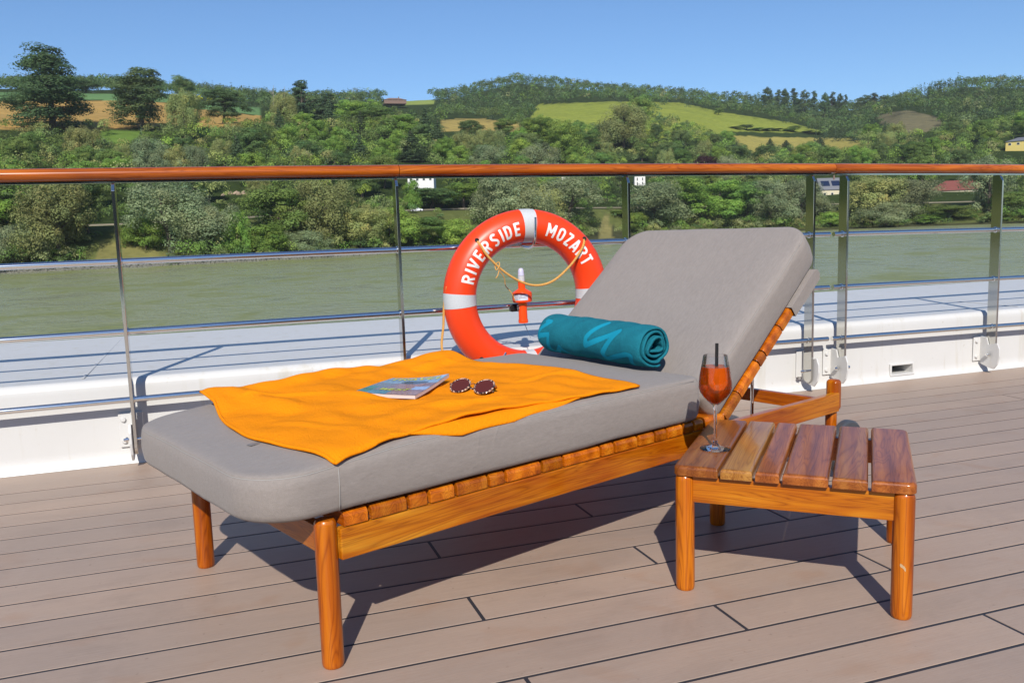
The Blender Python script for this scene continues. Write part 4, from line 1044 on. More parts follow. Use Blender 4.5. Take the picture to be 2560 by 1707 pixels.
COLS = {'willow': (.300, .350, .180), 'olive': (.315, .350, .125), 'dark': (.145, .215, .068), 'mid': (.180, .275, .066), 'bright': (.235, .355, .066), 'conifer': (.105, .160, .074), 'red': (.060, .022, .026), 'pale': (.20, .22, .13)}
def quads(P, N, size, g):
    """leaf clumps: one bent diamond each"""
    n = len(P); a = g.normal(size=(n, 3)); t = np.cross(N, a); t /= np.linalg.norm(t, axis=1)[:, None]+1e-9; b = np.cross(N, t)
    s = size*g.uniform(.6, 1.35, (n, 1)); e = g.uniform(.55, 1.0, (n, 1))
    V = np.stack([P-t*s, P-b*s*e, P+t*s, P+b*s*e], 1).reshape(-1, 3)
    return V
def blob_cloud(main, nb, br, g, droop=0.0):
    """clump centres spread over a few big ellipsoids (cx,cy,cz,rx,ry,rz)"""
    main = np.array(main, float); vol = main[:, 3]*main[:, 5]; pick = g.choice(len(main), nb, p=vol/vol.sum())
    d = g.normal(size=(nb, 3)); d /= np.linalg.norm(d, axis=1)[:, None]; d[:, 2] = np.where(d[:, 2] < -.55, -d[:, 2], d[:, 2])
    f = g.uniform(.45, 1.0, (nb, 1))**.6
    c = main[pick, :3]+d*main[pick, 3:]*f; r = br*g.uniform(.55, 1.25, nb)
    return c, r, d
def crown(main, nb, br, nl, leaf, col, seed, droop=0.0, flat=.8):
    g = np.random.default_rng(seed); c, r, d0 = blob_cloud(main, nb, br, g)
    k_ = g.choice(nb, nl, p=r**2/(r**2).sum()); d = g.normal(size=(nl, 3)); d /= np.linalg.norm(d, axis=1)[:, None]
    d[:, 2] = np.where((d[:, 2] < -.3) & (g.random(nl) < .7), -d[:, 2], d[:, 2])
    rad = r[k_]*(1-np.abs(g.normal(0, .22, nl)))
    P = c[k_]+d*rad[:, None]*np.array([1, 1, flat])
    if droop: P[:, 2] -= droop*g.random(nl)**2*(np.hypot(d[:, 0], d[:, 1]))
    N = d*.80+d0[k_]*.35+g.normal(size=(nl, 3))*.24; N /= np.linalg.norm(N, axis=1)[:, None]
    V = quads(P, N, leaf, g)
    bt = g.uniform(.72, 1.28, nb); by = g.normal(0, .06, nb)
    tint = np.array(col)[None]*(bt[k_]*g.uniform(.90, 1.10, nl))[:, None]; tint[:, 0] *= 1+by[k_]; tint[:, 2] *= 1-by[k_]*.5
    return V, np.repeat(tint, 4, 0)
def leafmesh(name, V, tint):
    me = npmesh(name, V, np.arange(len(V)).reshape(-1, 4)); cattr(me, 'tint', np.clip(tint, 0, 1)); return me
def trunkmesh(h, r, limbs, seed, lean=0.0):
    g = random.Random(seed); P = [(lean*h*t+.02*h*math.sin(5*t+seed), .015*h*math.sin(4*t+2*seed), h*t) for t in np.linspace(0, 1, 9)]
    parts = [tube_data(P, np.linspace(r, r*.25, 9), 7)]
    for i in range(limbs):
        t = g.uniform(.35, .85); a = g.uniform(0, 6.28); L = h*g.uniform(.14, .27)*(1.1-t*.5); b = np.array([lean*h*t, 0, h*t])
        Q = [b+np.array([math.cos(a)*L*s_, math.sin(a)*L*s_, L*s_*.75+.1*L*s_*s_]) for s_ in np.linspace(0, 1, 5)]
        parts.append(tube_data(Q, np.linspace(r*.42, r*.08, 5), 5))
    return pymesh('trunk', *merge_data(parts))
# prototypes are 10 m tall and 10 m wide boxes in spirit: (crown mesh, trunk mesh)
PROTO = {}
def proto(kind, i):
    if (kind, i) in PROTO: return PROTO[(kind, i)]
    sd = hash_(kind)*100+i; g = np.random.default_rng(sd)
    if kind in ('willow', 'olive'):
        main = [(0, 0, 4.4, 3.4, 3.2, 3.4)]+[(g.uniform(-2.9, 2.9), g.uniform(-2, 2), g.uniform(1.9, 6.2), g.uniform(1.4, 2.2), 1.8, g.uniform(1.3, 2.3)) for _ in range(7)]
        V, t = crown(main, 170, .85, 24000, .082, COLS[kind], sd, droop=.9)
        tr = trunkmesh(6, .26, 7, sd, .05)
    elif kind in ('dark', 'mid', 'bright', 'red'):
        main = [(0, 0, 5.6, 2.9, 2.8, 3.4)]+[(g.uniform(-2.4, 2.4), g.uniform(-2, 2), g.uniform(2.6, 7.8), g.uniform(1.2, 1.9), 1.6, g.uniform(1.1, 1.8)) for _ in range(7)]
        V, t = crown(main, 120, .95, 17000, .098, COLS[kind], sd)
        tr = trunkmesh(7, .24, 6, sd)
    elif kind == 'bush':
        main = [(0, 0, 3.2, 4.2, 3.6, 3.8)]+[(g.uniform(-3.4, 3.4), g.uniform(-2, 2), g.uniform(1, 5), g.uniform(1.6, 2.4), 2, g.uniform(1.6, 3.2)) for _ in range(6)]
        V, t = crown(main, 120, 1.15, 13500, .125, COLS['bright'], sd); tr = trunkmesh(4, .18, 6, sd)
    elif kind == 'conifer':
        nl = 9000; z = 10*(1-np.sqrt(g.random(nl)))*.97+.3; lay = np.floor(z*1.7+g.random(nl)*.3)/1.7; R_ = 2.5*(1-lay/10.4)**.85*(1+.18*np.sin(lay*9))
        a = g.uniform(0, 6.283, nl); lob = 1+.22*np.sin(5*a+lay*7)+.12*np.sin(9*a-lay*3); f = g.random(nl)**.45; rad = R_*f*lob
        P = np.stack([rad*np.cos(a), rad*np.sin(a), lay-.42*f*R_*.5+g.normal(0, .12, nl)], 1); P[:, 2] = np.maximum(P[:, 2], .2)
        N = np.stack([np.cos(a)*.5, np.sin(a)*.5, np.full(nl, .7)], 1)+g.normal(size=(nl, 3))*.4; N /= np.linalg.norm(N, axis=1)[:, None]
        V = quads(P, N, .125, g); tt = np.array(COLS['conifer'])[None]*g.uniform(.7, 1.3, (nl, 1)); t = np.repeat(tt, 4, 0); tr = trunkmesh(9.6, .18, 0, sd)
    elif kind == 'pine':
        main = [(g.uniform(-1.2, 1.2)*(1.15-z/10)*1.4, g.uniform(-1, 1), z, 1.9*(1.12-z/11), 1.6*(1.12-z/11), .8) for z in np.linspace(1.6, 9.4, 12)]
        V, t = crown(main, 130, .66, 13000, .095, COLS['conifer'], sd, flat=.6); tr = trunkmesh(9.4, .2, 9, sd)
    elif kind == 'poplar':
        main = [(0, 0, 1.4, 1.9, 1.7, 1.4), (.3, 0, 3.2, 2.4, 2.1, 1.6), (-1.3, 0, 4.4, 1.5, 1.4, 1.6), (1.3, 0, 4.9, 1.6, 1.4, 1.5), (-1.3, 0, 6.6, .95, .9, 1.5), (.5, 0, 6.7, 1.4, 1.2, 1.8), (.35, 0, 8.4, .95, .9, 1.4)]
        V, t = crown(main, 230, .70, 26000, .078, (.105, .172, .066), sd); tr = trunkmesh(8.8, .2, 10, sd)
    elif kind == 'oak':
        main = [(0, 0, 6.2, 2.4, 2.2, 2.3), (0, 0, 2.0, 2.3, 2, 1.5), (-1.6, 0, 7.4, 1.3, 1.3, 1.6), (1.3, .3, 7.9, 1.5, 1.3, 1.5), (2.2, 0, 5, 1.6, 1.4, 1.6), (-2.4, 0, 4.6, 1.5, 1.4, 1.6), (.2, -.4, 3.2, 2.6, 2.1, 1.6), (.1, 0, 8.6, 1.1, 1.1, 1.1)]
        V, t = crown(main, 180, .74, 20000, .084, (.092, .145, .052), sd); tr = trunkmesh(8, .24, 9, sd)
    zt_ = np.percentile(V[:, 2], 99.3); wx_ = np.percentile(np.abs(V[:, :2]), 97)
    sc_ = np.array([4.0/wx_, 4.0/wx_, 9.75/zt_]); V = V*sc_; tr.transform(Matrix.Diagonal((*sc_, 1)))
    me = leafmesh(kind+'_crown', V, t)
    PROTO[(kind, i)] = (me, tr); return PROTO[(kind, i)]
def hash_(s_): return sum(ord(c)*(i+3) for i, c in enumerate(s_)) % 997
TREES = []
def plant(name, kind, var, a, r, H, Wd, label, group, cat='tree', mat=None, sink=.03, pale=False):
    q_ = at(np.array([a]), np.array([r]))[0]
    cr_, tr_ = proto(kind, var)
    root = empty(name, (q_[0], q_[1], q_[2]-H*sink), random.uniform(0, 6.283)); root.scale = (Wd/8.0, Wd/8.0, H/9.75)
    tag(root, label, cat, group)
    link('crown', cr_, None, root); link('trunk', tr_, None, root)
    if not len(cr_.materials): cr_.materials.append(M['leaf'])
    if not len(tr_.materials): tr_.materials.append(M['palebark' if pale else 'bark'])
    TREES.append(root); return root
def plant_px(name, kind, var, x, top, wpx, r, label, group, **kw):
    """a tree standing at distance r on the bearing of picture column x, as tall as the photograph shows it"""
    a, te = sight(x, top); zt = CAM[2]+float(te)*r; zg = float(ground(float(a), r)[0])
    a2, _ = sight(x, float(proj(at(np.array([float(a)]), np.array([r])))[0, 1])); a = float(a2); zg = float(ground(a, r)[0])
    return plant(name, kind, var, a, r, max(2.0, (zt-zg)), wpx/F_PX*r, label, group, **kw)

def sh(x, off):          # distance of the shoreline (plus off metres) on the bearing of picture column x
    a, _ = sight(x, 620.); return float(shore(float(a)))+off
GB = 'trees and bushes along the far river bank'
BANK = [  # name, kind, variant, picture column, top row, width px, metres behind the shoreline, label
 ('bank_tree', 'bright', 0, 22, 425, 150, 24, 'bright green tree on the far bank at the left edge of the picture'),
 ('willow_tree', 'olive', 0, 145, 440, 170, 10, 'tall olive willow on the far bank left of the first railing post'),
 ('bank_tree', 'dark', 0, 218, 432, 120, 22, 'dark tree on the far bank behind the olive willow left of the first post'),
 ('bank_bush', 'willow', 1, 40, 560, 130, 6, 'low grey bush at the water beneath the bright tree at the left edge'),
 ('willow_tree', 'willow', 0, 425, 450, 205, 12, 'large grey-green willow on the far bank right of the first railing post'),
 ('bank_bush', 'bush', 0, 365, 545, 85, 14, 'bright bush in front of the large grey willow right of the first post'),
 ('bank_bush', 'bush', 1, 596, 528, 68, 8, 'small bright green bush by the water between two willows'),
 ('willow_tree', 'willow', 2, 520, 512, 120, 9, 'lower grey willow at the water right of the large grey willow'),
 ('bank_tree', 'mid', 0, 700, 462, 150, 14, 'rounded green tree on the far bank left of the second railing post'),
 ('bank_bush', 'bush', 2, 668, 560, 90, 5, 'bright low bush at the foot of the rounded green bank tree'),
 ('willow_tree', 'olive', 1, 815, 448, 165, 10, 'olive willow with drooping branches just left of the second railing post'),
 ('bank_bush', 'willow', 2, 770, 575, 110, 4, 'grey bush under the olive willow left of the second post'),
 ('willow_tree', 'olive', 2, 905, 515, 115, 7, 'olive bush-like willow behind the second railing post'),
 ('bank_bush', 'bush', 0, 975, 520, 120, 8, 'yellow-green bush on the bank between second post and life ring'),
 ('bank_tree', 'mid', 1, 1050, 542, 130, 6, 'dark green bush in front of the road left of the life ring'),
 ('bank_bush', 'bush', 1, 1135, 548, 130, 6, 'low green bush at the water beside the left of the life ring'),
 ('bank_bush', 'bush', 2, 1030, 449, 40, 44, 'small bush covering the left part of the white house'),
 ('bank_tree', 'dark', 1, 1080, 470, 110, 46, 'dark tree behind the road left of the life ring'),
 ('bank_tree', 'bright', 1, 1160, 455, 110, 44, 'light green tree behind the road above the left of the life ring'),
 ('willow_tree', 'willow', 1, 1265, 432, 190, 15, 'big grey-green willow above the top of the life ring'),
 ('willow_tree', 'willow', 0, 1425, 442, 190, 20, 'big grey-green willow right of the life ring and left of the third post'),
 ('willow_tree', 'olive', 1, 1345, 470, 140, 10, 'olive willow between the two big grey willows behind the life ring'),
 ('bank_bush', 'bush', 2, 1552, 535, 64, 16, 'small bright bush right behind the third railing post'),
 ('willow_tree', 'willow', 2, 1640, 455, 150, 12, 'grey-green willow above the left corner of the backrest'),
 ('bank_bush', 'bush', 0, 1590, 530, 80, 8, 'bright bush at the water left of the backrest'),
 ('bank_tree', 'bright', 2, 1712, 442, 130, 18, 'bright green tree above the left half of the backrest'),
 ('bank_tree', 'bright', 0, 1800, 450, 125, 12, 'bright green tree above the middle of the backrest'),
 ('bank_tree', 'mid', 2, 1868, 458, 110, 14, 'green tree above the right half of the backrest'),
 ('willow_tree', 'willow', 1, 1925, 448, 130, 12, 'grey-green willow above the right end of the backrest'),
 ('willow_tree', 'willow', 0, 2002, 446, 120, 14, 'grey-green willow right behind the fourth railing post'),
 ('bank_bush', 'bush', 1, 2076, 530, 74, 8, 'bright low bush below the house between the close pair of posts'),
 ('willow_tree', 'olive', 2, 2178, 440, 130, 10, 'large olive willow right of the close pair of posts'),
 ('willow_tree', 'willow', 2, 2262, 448, 130, 13, 'large grey-green willow left of the red-roofed house'),
 ('willow_tree', 'willow', 1, 2215, 500, 150, 5, 'lower grey willow at the water right of the close pair of posts'),
 ('bank_bush', 'mid', 0, 2372, 512, 90, 9, 'rounded green bush on the bank below the red-roofed house'),
 ('bank_bush', 'bush', 2, 2325, 535, 60, 6, 'small bright bush left of the rounded bush below the red roof'),
 ('willow_tree', 'willow', 0, 2470, 392, 112, 16, 'tallest grey-green willow behind the right-hand railing post'),
 ('bank_tree', 'mid', 1, 2550, 478, 100, 14, 'green tree on the far bank at the right edge of the picture'),
 ('bank_bush', 'bush', 0, 2500, 532, 60, 6, 'low bush at the water beside the right-hand railing post'),
 ('bank_bush', 'olive', 0, 2625, 500, 110, 8, 'olive bush on the bank just beyond the right edge'),
 ('bank_tree', 'dark', 2, -40, 440, 150, 20, 'dark tree on the bank just beyond the left edge'),
]
for nm, kd, vr, x, top, wpx, off, lb in BANK:
    plant_px(nm, kd, vr, x, top, wpx, sh(x, off), lb, GB, cat='bush' if 'bush' in nm else ('willow' if 'willow' in nm else 'tree'))

GS = 'single trees on the slope and the skyline'
SKY = [
 ('poplar_tree', 'poplar', 0, 128, 112, 178, 440, 'tallest loose two-topped tree on the skyline near the left edge'),
 ('oak_tree', 'oak', 0, 352, 172, 160, 445, 'broad dark tree on the skyline right of the tallest left tree'),
 ('slope_tree', 'dark', 2, 215, 200, 58, 650, 'small dark tree on the field edge right behind the tallest left tree'),
 ('slope_tree', 'dark', 0, 463, 192, 50, 640, 'dark upright tree on the skyline right of the broad dark tree'),
 ('slope_tree', 'olive', 2, 465, 225, 75, 420, 'olive tree in front of the dark upright skyline tree'),
 ('oak_tree', 'oak', 1, 562, 224, 98, 455, 'dark rounded tree standing before the orange field'),
 ('pine_tree', 'pine', 0, 758, 200, 70, 470, 'tall dark pine rising above the skyline left of centre'),
 ('pine_tree', 'pine', 1, 815, 232, 70, 480, 'dark pine right of the tall skyline pine'),
 ('slope_tree', 'olive', 0, 715, 232, 70, 465, 'thin olive tree left of the tall skyline pine'),
 ('slope_tree', 'mid', 1, 1600, 238, 60, 600, 'dark green tree standing on the edge of the green meadow'),
 ('slope_tree', 'mid', 2, 1262, 295, 52, 520, 'rounded green tree at the left end of the green meadow'),
 ('slope_tree', 'bright', 1, 1335, 292, 78, 500, 'light green tree below the left corner of the green meadow'),
 ('slope_tree', 'bright', 2, 1410, 296, 90, 500, 'broad light green tree below the green meadow'),
 ('slope_tree', 'olive', 1, 1560, 262, 120, 560, 'tall olive tree overlapping the right part of the green meadow'),
 ('copper_beech', 'red', 0, 1760, 385, 56, 480, 'dark red copper beech above the handrail right of centre'),
 ('slope_tree', 'pale', 0, 1818, 385, 62, 470, 'pale silvery tree right of the copper beech') if False else ('slope_tree', 'willow', 1, 1818, 388, 62, 470, 'pale silvery tree right of the copper beech'),
 ('slope_tree', 'dark', 1, 2148, 322, 34, 700, 'dark slim tree at the right end of the lower tan meadow'),
 ('slope_tree', 'mid', 0, 1796, 270, 22, 830, 'small round bush between the two parts of the green meadow'),
 ('slope_tree', 'willow', 2, 1215, 362, 80, 395, 'grey-green rounded tree above the handrail over the life ring'),
 ('slope_tree', 'willow', 0, 1350, 360, 110, 405, 'large grey-green tree above the handrail right of the life ring'),
 ('slope_tree', 'willow', 1, 385, 345, 110, 340, 'silvery shrubby tree above the handrail below the broad dark tree'),
 ('slope_tree', 'willow', 2, 485, 362, 70, 335, 'silvery shrub with bare stems right of the silvery shrubby tree'),
 ('slope_tree', 'bright', 1, 880, 250, 95, 520, 'light green tree on the upper slope right of the pines'),
 ('slope_tree', 'mid', 2, 945, 262, 90, 510, 'dense green tree below the farm roofs'),
 ('slope_tree', 'bright', 0, 1000, 285, 100, 480, 'bright green tree left of the small tan field'),
 ('spruce_tree', 'conifer', 0, 1065, 275, 46, 460, 'dark spruce left of the small tan field'),
 ('spruce_tree', 'conifer', 1, 1095, 305, 52, 440, 'dark spruce in front of the small tan field'),
 ('spruce_tree', 'conifer', 0, 1030, 330, 60, 420, 'dark spruce on the lower slope above the white house'),
 ('slope_tree', 'dark', 1, 1180, 300, 60, 490, 'dark tree in the middle of the small tan field edge'),
 ('spruce_tree', 'conifer', 1, 1925, 348, 30, 645, 'small spruce on the left of the lower tan meadow edge'),
 ('spruce_tree', 'conifer', 0, 1965, 352, 32, 645, 'small spruce below the middle of the lower tan meadow'),
 ('spruce_tree', 'conifer', 1, 2050, 344, 30, 645, 'small spruce below the right half of the lower tan meadow'),
]
for nm, kd, vr, x, top, wpx, r, lb in SKY: plant_px(nm, kd, vr, x, top, wpx, r, lb, GS)
# hedgerow trees between the two tan meadows
HEDGE = [(1838, 322), (1866, 312), (1890, 320), (1918, 322), (1945, 326), (1972, 322), (1984, 314), (2015, 331), (2040, 334)]
for i, (x, t_) in enumerate(HEDGE):
    plant_px('hedge_bush', ['mid', 'dark', 'bright'][i % 3], i % 3, x, t_, 30, 765+i*6, ['leftmost bush of the hedge between the two tan meadows', 'dark tree second in the hedge between the two tan meadows', 'light bush third in the hedge between the two tan meadows', 'green bush just left of the middle of the meadow hedge', 'dark bush in the middle of the meadow hedge', 'light bush right of the middle of the meadow hedge', 'tallest bush of the meadow hedge', 'dark low bush second from the right end of the meadow hedge', 'low bush at the right end of the meadow hedge'][i], 'hedge bushes between the meadows', cat='bush')
# bare dead trunks on the skyline
for x, t_, b_, lb in ((687, 214, 283, 'pale bare dead tree on the skyline left of the pine'), (717, 217, 300, 'second thin bare dead tree close to the pine')):
    a, _ = sight(x, b_); r = 475.; q_ = at(np.array([float(a)]), np.array([r]))[0]; H = zsight(x, t_, r)-q_[2]
    root = empty('dead_tree', q_); tag(root, lb, 'dead tree', 'dead trees on the skyline')
    link('trunk', trunkmesh(H, .28, 8, x), M['palebark'], root)

# houses -----------------------------------------------------------------
M['plaster'] = plain('white_plaster', (.72, .71, .68), .8); M['cream'] = plain('cream_plaster', (.62, .55, .38), .8); M['yellow_wall'] = plain('yellow_plaster', (.66, .52, .16), .8)
M['roof_grey'] = plain('grey_roof', (.15, .155, .17), .6, var=.15); M['roof_red'] = plain('red_roof', (.20, .058, .044), .75, var=.2, vscale=2); M['roof_brown'] = plain('brown_roof', (.19, .12, .09), .75, var=.2)
M['pane'] = plain('window_pane', (.03, .035, .04), .1); M['panel'] = plain('solar_panel', (.012, .02, .05), .15, coat=.5); M['stone'] = plain('stone_wall', (.30, .28, .26), .9, var=.25, vscale=1.5)
def house(x, y_eave, wpx, wall_px, roof_px, r, yaw, wallm, roofm, label, hip=False, nwin=3, depth=.7, chim=True, panels=False, gable_win=False):
    a, _ = sight(x, y_eave+wall_px); a = float(a); W = wpx/F_PX*r; hw = wall_px/F_PX*r; hr = roof_px/F_PX*r; D_ = W*depth
    zb = float(zsight(x, y_eave+wall_px, r)); c = np.array([r*math.sin(a), r*math.cos(a), zb])
    root = empty('house', c, -a+R(yaw)); tag(root, label, 'house', 'houses on the far bank')
    bx = 3.0
    link('wall', rbox((W, D_, hw+bx), .02, 1), wallm, root, T(0, D_/2, (hw-bx)/2))
    e = .5; ins = (W*.30 if hip else 0)
    V = [(-W/2-e, -e, hw), (W/2+e, -e, hw), (W/2+e, D_+e, hw), (-W/2-e, D_+e, hw), (-W/2-e+ins+(.0), D_/2, hw+hr), (W/2+e-ins, D_/2, hw+hr)]
    Fs = [(0, 1, 5, 4), (2, 3, 4, 5), (1, 2, 5), (3, 0, 4), (0, 3, 2, 1)]
    rf = link('roof', pymesh('roof', V, Fs), roofm, root)
    if not hip:
        # gable infill in wall colour just inside the verge
        g_ = pymesh('gable', [(sx*(W/2-.01), 0, hw) for sx in (-1, 1)]+[(sx*(W/2-.01), D_, hw) for sx in (-1, 1)]+[(sx*(W/2+.01), D_/2, hw+hr*.9) for sx in (-1, 1)], [(0, 2, 4), (1, 5, 3)])
        link('gable', g_, wallm, root)
    if chim: link('chimney', rbox((.7, .7, hr*.9+1), .03, 1), M['roof_brown'], rf, T(W*.2, D_*.45, hw+hr*.75))
    ww = min(1.3, W*.09); wh = min(1.5, hw*.3)
    lv_ = [hw*.62] if hw < 5 else [hw*.30, hw*.70]
    for z_ in lv_:
        for i in range(nwin):
            wx = -W/2+W*(i+.5)/nwin
            fm = link('window', rbox((ww+.24, .12, wh+.24), .02, 1), M['plaster'], root, T(wx, -.03, z_))
            link('pane', rbox((ww, .05, wh), .01, 1), M['pane'], fm, T(0, -.06, 0))
    if panels:
        sl_ = math.atan2(hr, D_/2+e)
        for i in range(2):
            link('solar_panel', rbox((W*.36, (D_/2)*.8, .10), .01, 1), M['panel'], rf, T(-W*.24+i*W*.46, D_*.25-.1, hw+hr*.5+.22) @ Matrix.Rotation(sl_, 4, 'X'))
    return root
house(1052, 440, 64, 22, 18, 330., -8, M['plaster'], M['roof_grey'], 'white house just below the handrail right of the second railing post', nwin=4)
house(1600, 441, 26, 26, 14, 470., 10, M['plaster'], M['roof_grey'], 'narrow white house just below the handrail right of the third post', nwin=2)
house(1408, 436, 30, 26, 16, 420., 0, M['plaster'], M['roof_brown'], 'small white house half hidden behind the willows above the life ring', nwin=2)
house(2080, 478, 54, 34, 28, 452., 24, M['cream'], M['roof_grey'], 'cream house with solar panels between the close pair of railing posts', panels=True, nwin=3)
house(2392, 480, 118, 28, 22, 462., -6, M['cream'], M['roof_red'], 'long cream house with red roof left of the right-hand post', hip=True, nwin=7, depth=.35)
house(2570, 484, 60, 26, 12, 470., 0, M['cream'], M['roof_red'], 'red-roofed house cut by the right edge of the picture', hip=True, nwin=4)
def r_at(x, y, r0, r1):
    rs = np.linspace(r0, r1, 400); a_, te_ = sight(x, y); d_ = ground(np.full(400, float(a_)), rs)-(CAM[2]+rs*float(te_)); k_ = int(np.argmax(d_ > 0)); return float(rs[k_])
house(2556, 355, 64, 14, 9, r_at(2556, 372, 560, 950)-6, -14, M['yellow_wall'], M['roof_grey'], 'yellow house with dark hipped roof high on the right slope', hip=True, nwin=4)
house(988, 250, 54, 1.0, 7, 800., 8, M['roof_brown'], M['roof_brown'], 'farmhouse with wide brown roof on the skyline left of the wooded hill', hip=True, nwin=4)
house(262, 238, 46, 6, 6, 690., 0, M['stone'], M['roof_grey'], 'grey barn roof behind the orange field near the tall left tree', nwin=3, chim=False)
# retaining wall under the solar house
a, _ = sight(2080, 528.); r = 447.
wl = link('retaining_wall', rbox((60/F_PX*r, 1.0, 26/F_PX*r), .1, 1), M['stone'], None, T(r*math.sin(float(a)), r*math.cos(float(a)), float(zsight(2080, 515, r))) @ Matrix.Rotation(-float(a), 4, 'Z')); tag(wl, 'grey stone retaining wall below the house with solar panels', 'wall')
# two yellow-green round shrubs on the green field
for x, lb in ((499, 'left one of two yellow round shrubs on the green field'), (524, 'right one of two yellow round shrubs on the green field')):
    a, _ = sight(x, 256.); r = 600.; q_ = at(np.array([float(a)]), np.array([r]))[0]; g = np.random.default_rng(x)
    V, t = crown([(0, 0, 2.2, 2.2, 2.2, 2.4)], 30, .7, 900, .3, (.40, .42, .03), x); root = empty('round_shrub', q_); tag(root, lb, 'shrub', 'yellow round shrubs')
    link('crown', leafmesh('shrub', V, t), M['leaf'], root)

# rock outcrops and stones at the water ----------------------------------------
def rock_mesh(n, ext, seed):
    g = random.Random(seed); bm = bmesh.new()
    for i in range(n):
        s_ = g.uniform(.35, 1.0); c = Vector((g.uniform(-1, 1)*ext[0], g.uniform(-1, 1)*ext[1], g.uniform(-1, 1)*ext[2]))
        ge = bmesh.ops.create_icosphere(bm, subdivisions=1, radius=1.0, matrix=Matrix.Translation(c) @ Matrix.Rotation(g.uniform(0, 6), 4, (g.random(), g.random(), g.random()+.1)) @ Matrix.Diagonal((s_*2.0, s_*1.4, s_*1.5, 1)))
        for v_ in ge['verts']: v_.co += Vector((g.uniform(-.3, .3), g.uniform(-.3, .3), g.uniform(-.3, .3)))*s_
    return frombm('rock', bm)
M['rock'] = plain('tan_rock', (.36, .27, .19), .95, var=.3, vscale=.6, bump=.6, bscale=1.2)
M['rip'] = plain('shore_stone', (.16, .155, .125), .95, var=.4, vscale=.7)
for x, y, r, ext, lb in ((593, 507, 325., (5, 2, 3.6), 'tan rock outcrop above the road between first and second post'), (300, 540, 322., (3.5, 1.5, 2), 'tan rock face beside the road right behind the first post'), (761, 398, 372., (3, 1.5, 2.2), 'pale rock outcrop on the slope above the handrail')):
    a, _ = sight(x, y); a = float(a); c = (r*math.sin(a), r*math.cos(a), float(zsight(x, y, r)))
    tag(link('rock_outcrop', rock_mesh(34, ext, x), M['rock'], None, T(*c)), lb, 'rock', 'rock outcrops')
g = np.random.default_rng(5); N_ = 2600; ap = g.uniform(GAZ[1], float(sight(1180, 600.)[0]), N_); rp_ = shore(ap)+g.uniform(-1.2, 1.9, N_)
ic = np.array([(0, 0, 1), (.9, 0, .2), (.2, .85, .15), (-.8, .3, .2), (-.3, -.85, .1), (0, 0, -.8)]); ifc = [(0, 1, 2), (0, 2, 3), (0, 3, 4), (0, 4, 1), (5, 2, 1), (5, 3, 2), (5, 4, 3), (5, 1, 4)]
base = at(ap, rp_); sz = g.uniform(.25, .75, (N_, 1, 3))*np.array([1.4, 1.2, .8]); Vr = (base[:, None]+ic[None]*sz+g.normal(0, .08, (N_, 6, 3)))
Fr = (np.arange(N_)[:, None, None]*6+np.array(ifc)[None]).reshape(-1, 3)
tag(link('riprap', npmesh('riprap', Vr.reshape(-1, 3), Fr), M['rip']), 'loose grey stones lining the far river shore', 'stones', kind='stuff')

# white car on the far road ------------------------------------------------------
a, _ = sight(1042, 527.); a = float(a); r = float(np.interp(a, GAZ, rr_road))+3.5; q_ = at(np.array([a]), np.array([r]))[0]
car = empty('parked_car', (q_[0], q_[1], q_[2]+.08), -a); tag(car, 'white car on the far bank road between second post and life ring', 'car')
def prism(pr, wd):
    n = len(pr); V = [(x, -wd/2, z) for x, z in pr]+[(x, wd/2, z) for x, z in pr]
    return pymesh('prism', V, [tuple(range(n))[::-1], tuple(range(n, 2*n))]+[(i, (i+1) % n, n+(i+1) % n, n+i) for i in range(n)])
M['carpaint'] = plain('white_car_paint', (.75, .75, .76), .25, coat=1.0)
link('body', prism([(-2.2, .35), (2.15, .35), (2.25, .7), (2.0, .92), (1.1, 1.0), (.45, 1.5), (-1.5, 1.52), (-2.1, 1.05), (-2.25, .8)], 1.75), M['carpaint'], car)
link('side_window', prism([(-1.75, 1.05), (.82, 1.05), (.36, 1.42), (-1.42, 1.44)], 1.78), M['pane'], car)
for wx in (-1.4, 1.35):
    for wy_ in (-.86, .86): link('wheel', lathe([(0, -.1), (.33, -.1), (.34, 0), (.33, .1), (0, .1)], 16, False), M['black'], car, T(wx, wy_, .33) @ RX(90))

# woods: the mass of trees on slopes and hills ---------------------------------------
KEEP = [
 [(-900, 225), (-300, 236), (0, 231), (283, 236), (430, 240), (478, 252), (650, 270), (652, 290), (600, 296), (520, 286), (470, 292), (420, 288), (330, 296), (260, 284), (190, 296), (120, 288), (60, 298), (0, 290), (-300, 300), (-900, 300)],
 [(1108, 322), (1112, 302), (1190, 299), (1290, 308), (1296, 318), (1230, 316), (1190, 326), (1150, 318)],
 [(1318, 316), (1350, 264), (1527, 256), (1640, 262), (1600, 275), (1500, 296), (1440, 292), (1400, 306), (1350, 310)],
 [(1640, 262), (1700, 259), (1805, 283), (1978, 309), (2050, 329), (1990, 330), (1830, 326), (1800, 322), (1760, 303), (1700, 282)],
 [(1842, 341), (1920, 345), (2043, 347), (2105, 348), (2165, 356), (2150, 362), (2090, 360), (2040, 352), (1960, 356), (1900, 352), (1890, 374), (1868, 364)],
 [(2205, 296), (2240, 284), (2272, 280), (2335, 294), (2350, 308), (2300, 314), (2260, 308)], POLY['upmeadow']]
KEEPBOX = [(990, 400, 1085, 468), (1588, 402, 1616, 466), (2050, 440, 2112, 574), (2330, 456, 2455, 508), (2516, 344, 2600, 370), (960, 236, 1030, 258), (568, 480, 620, 530)]
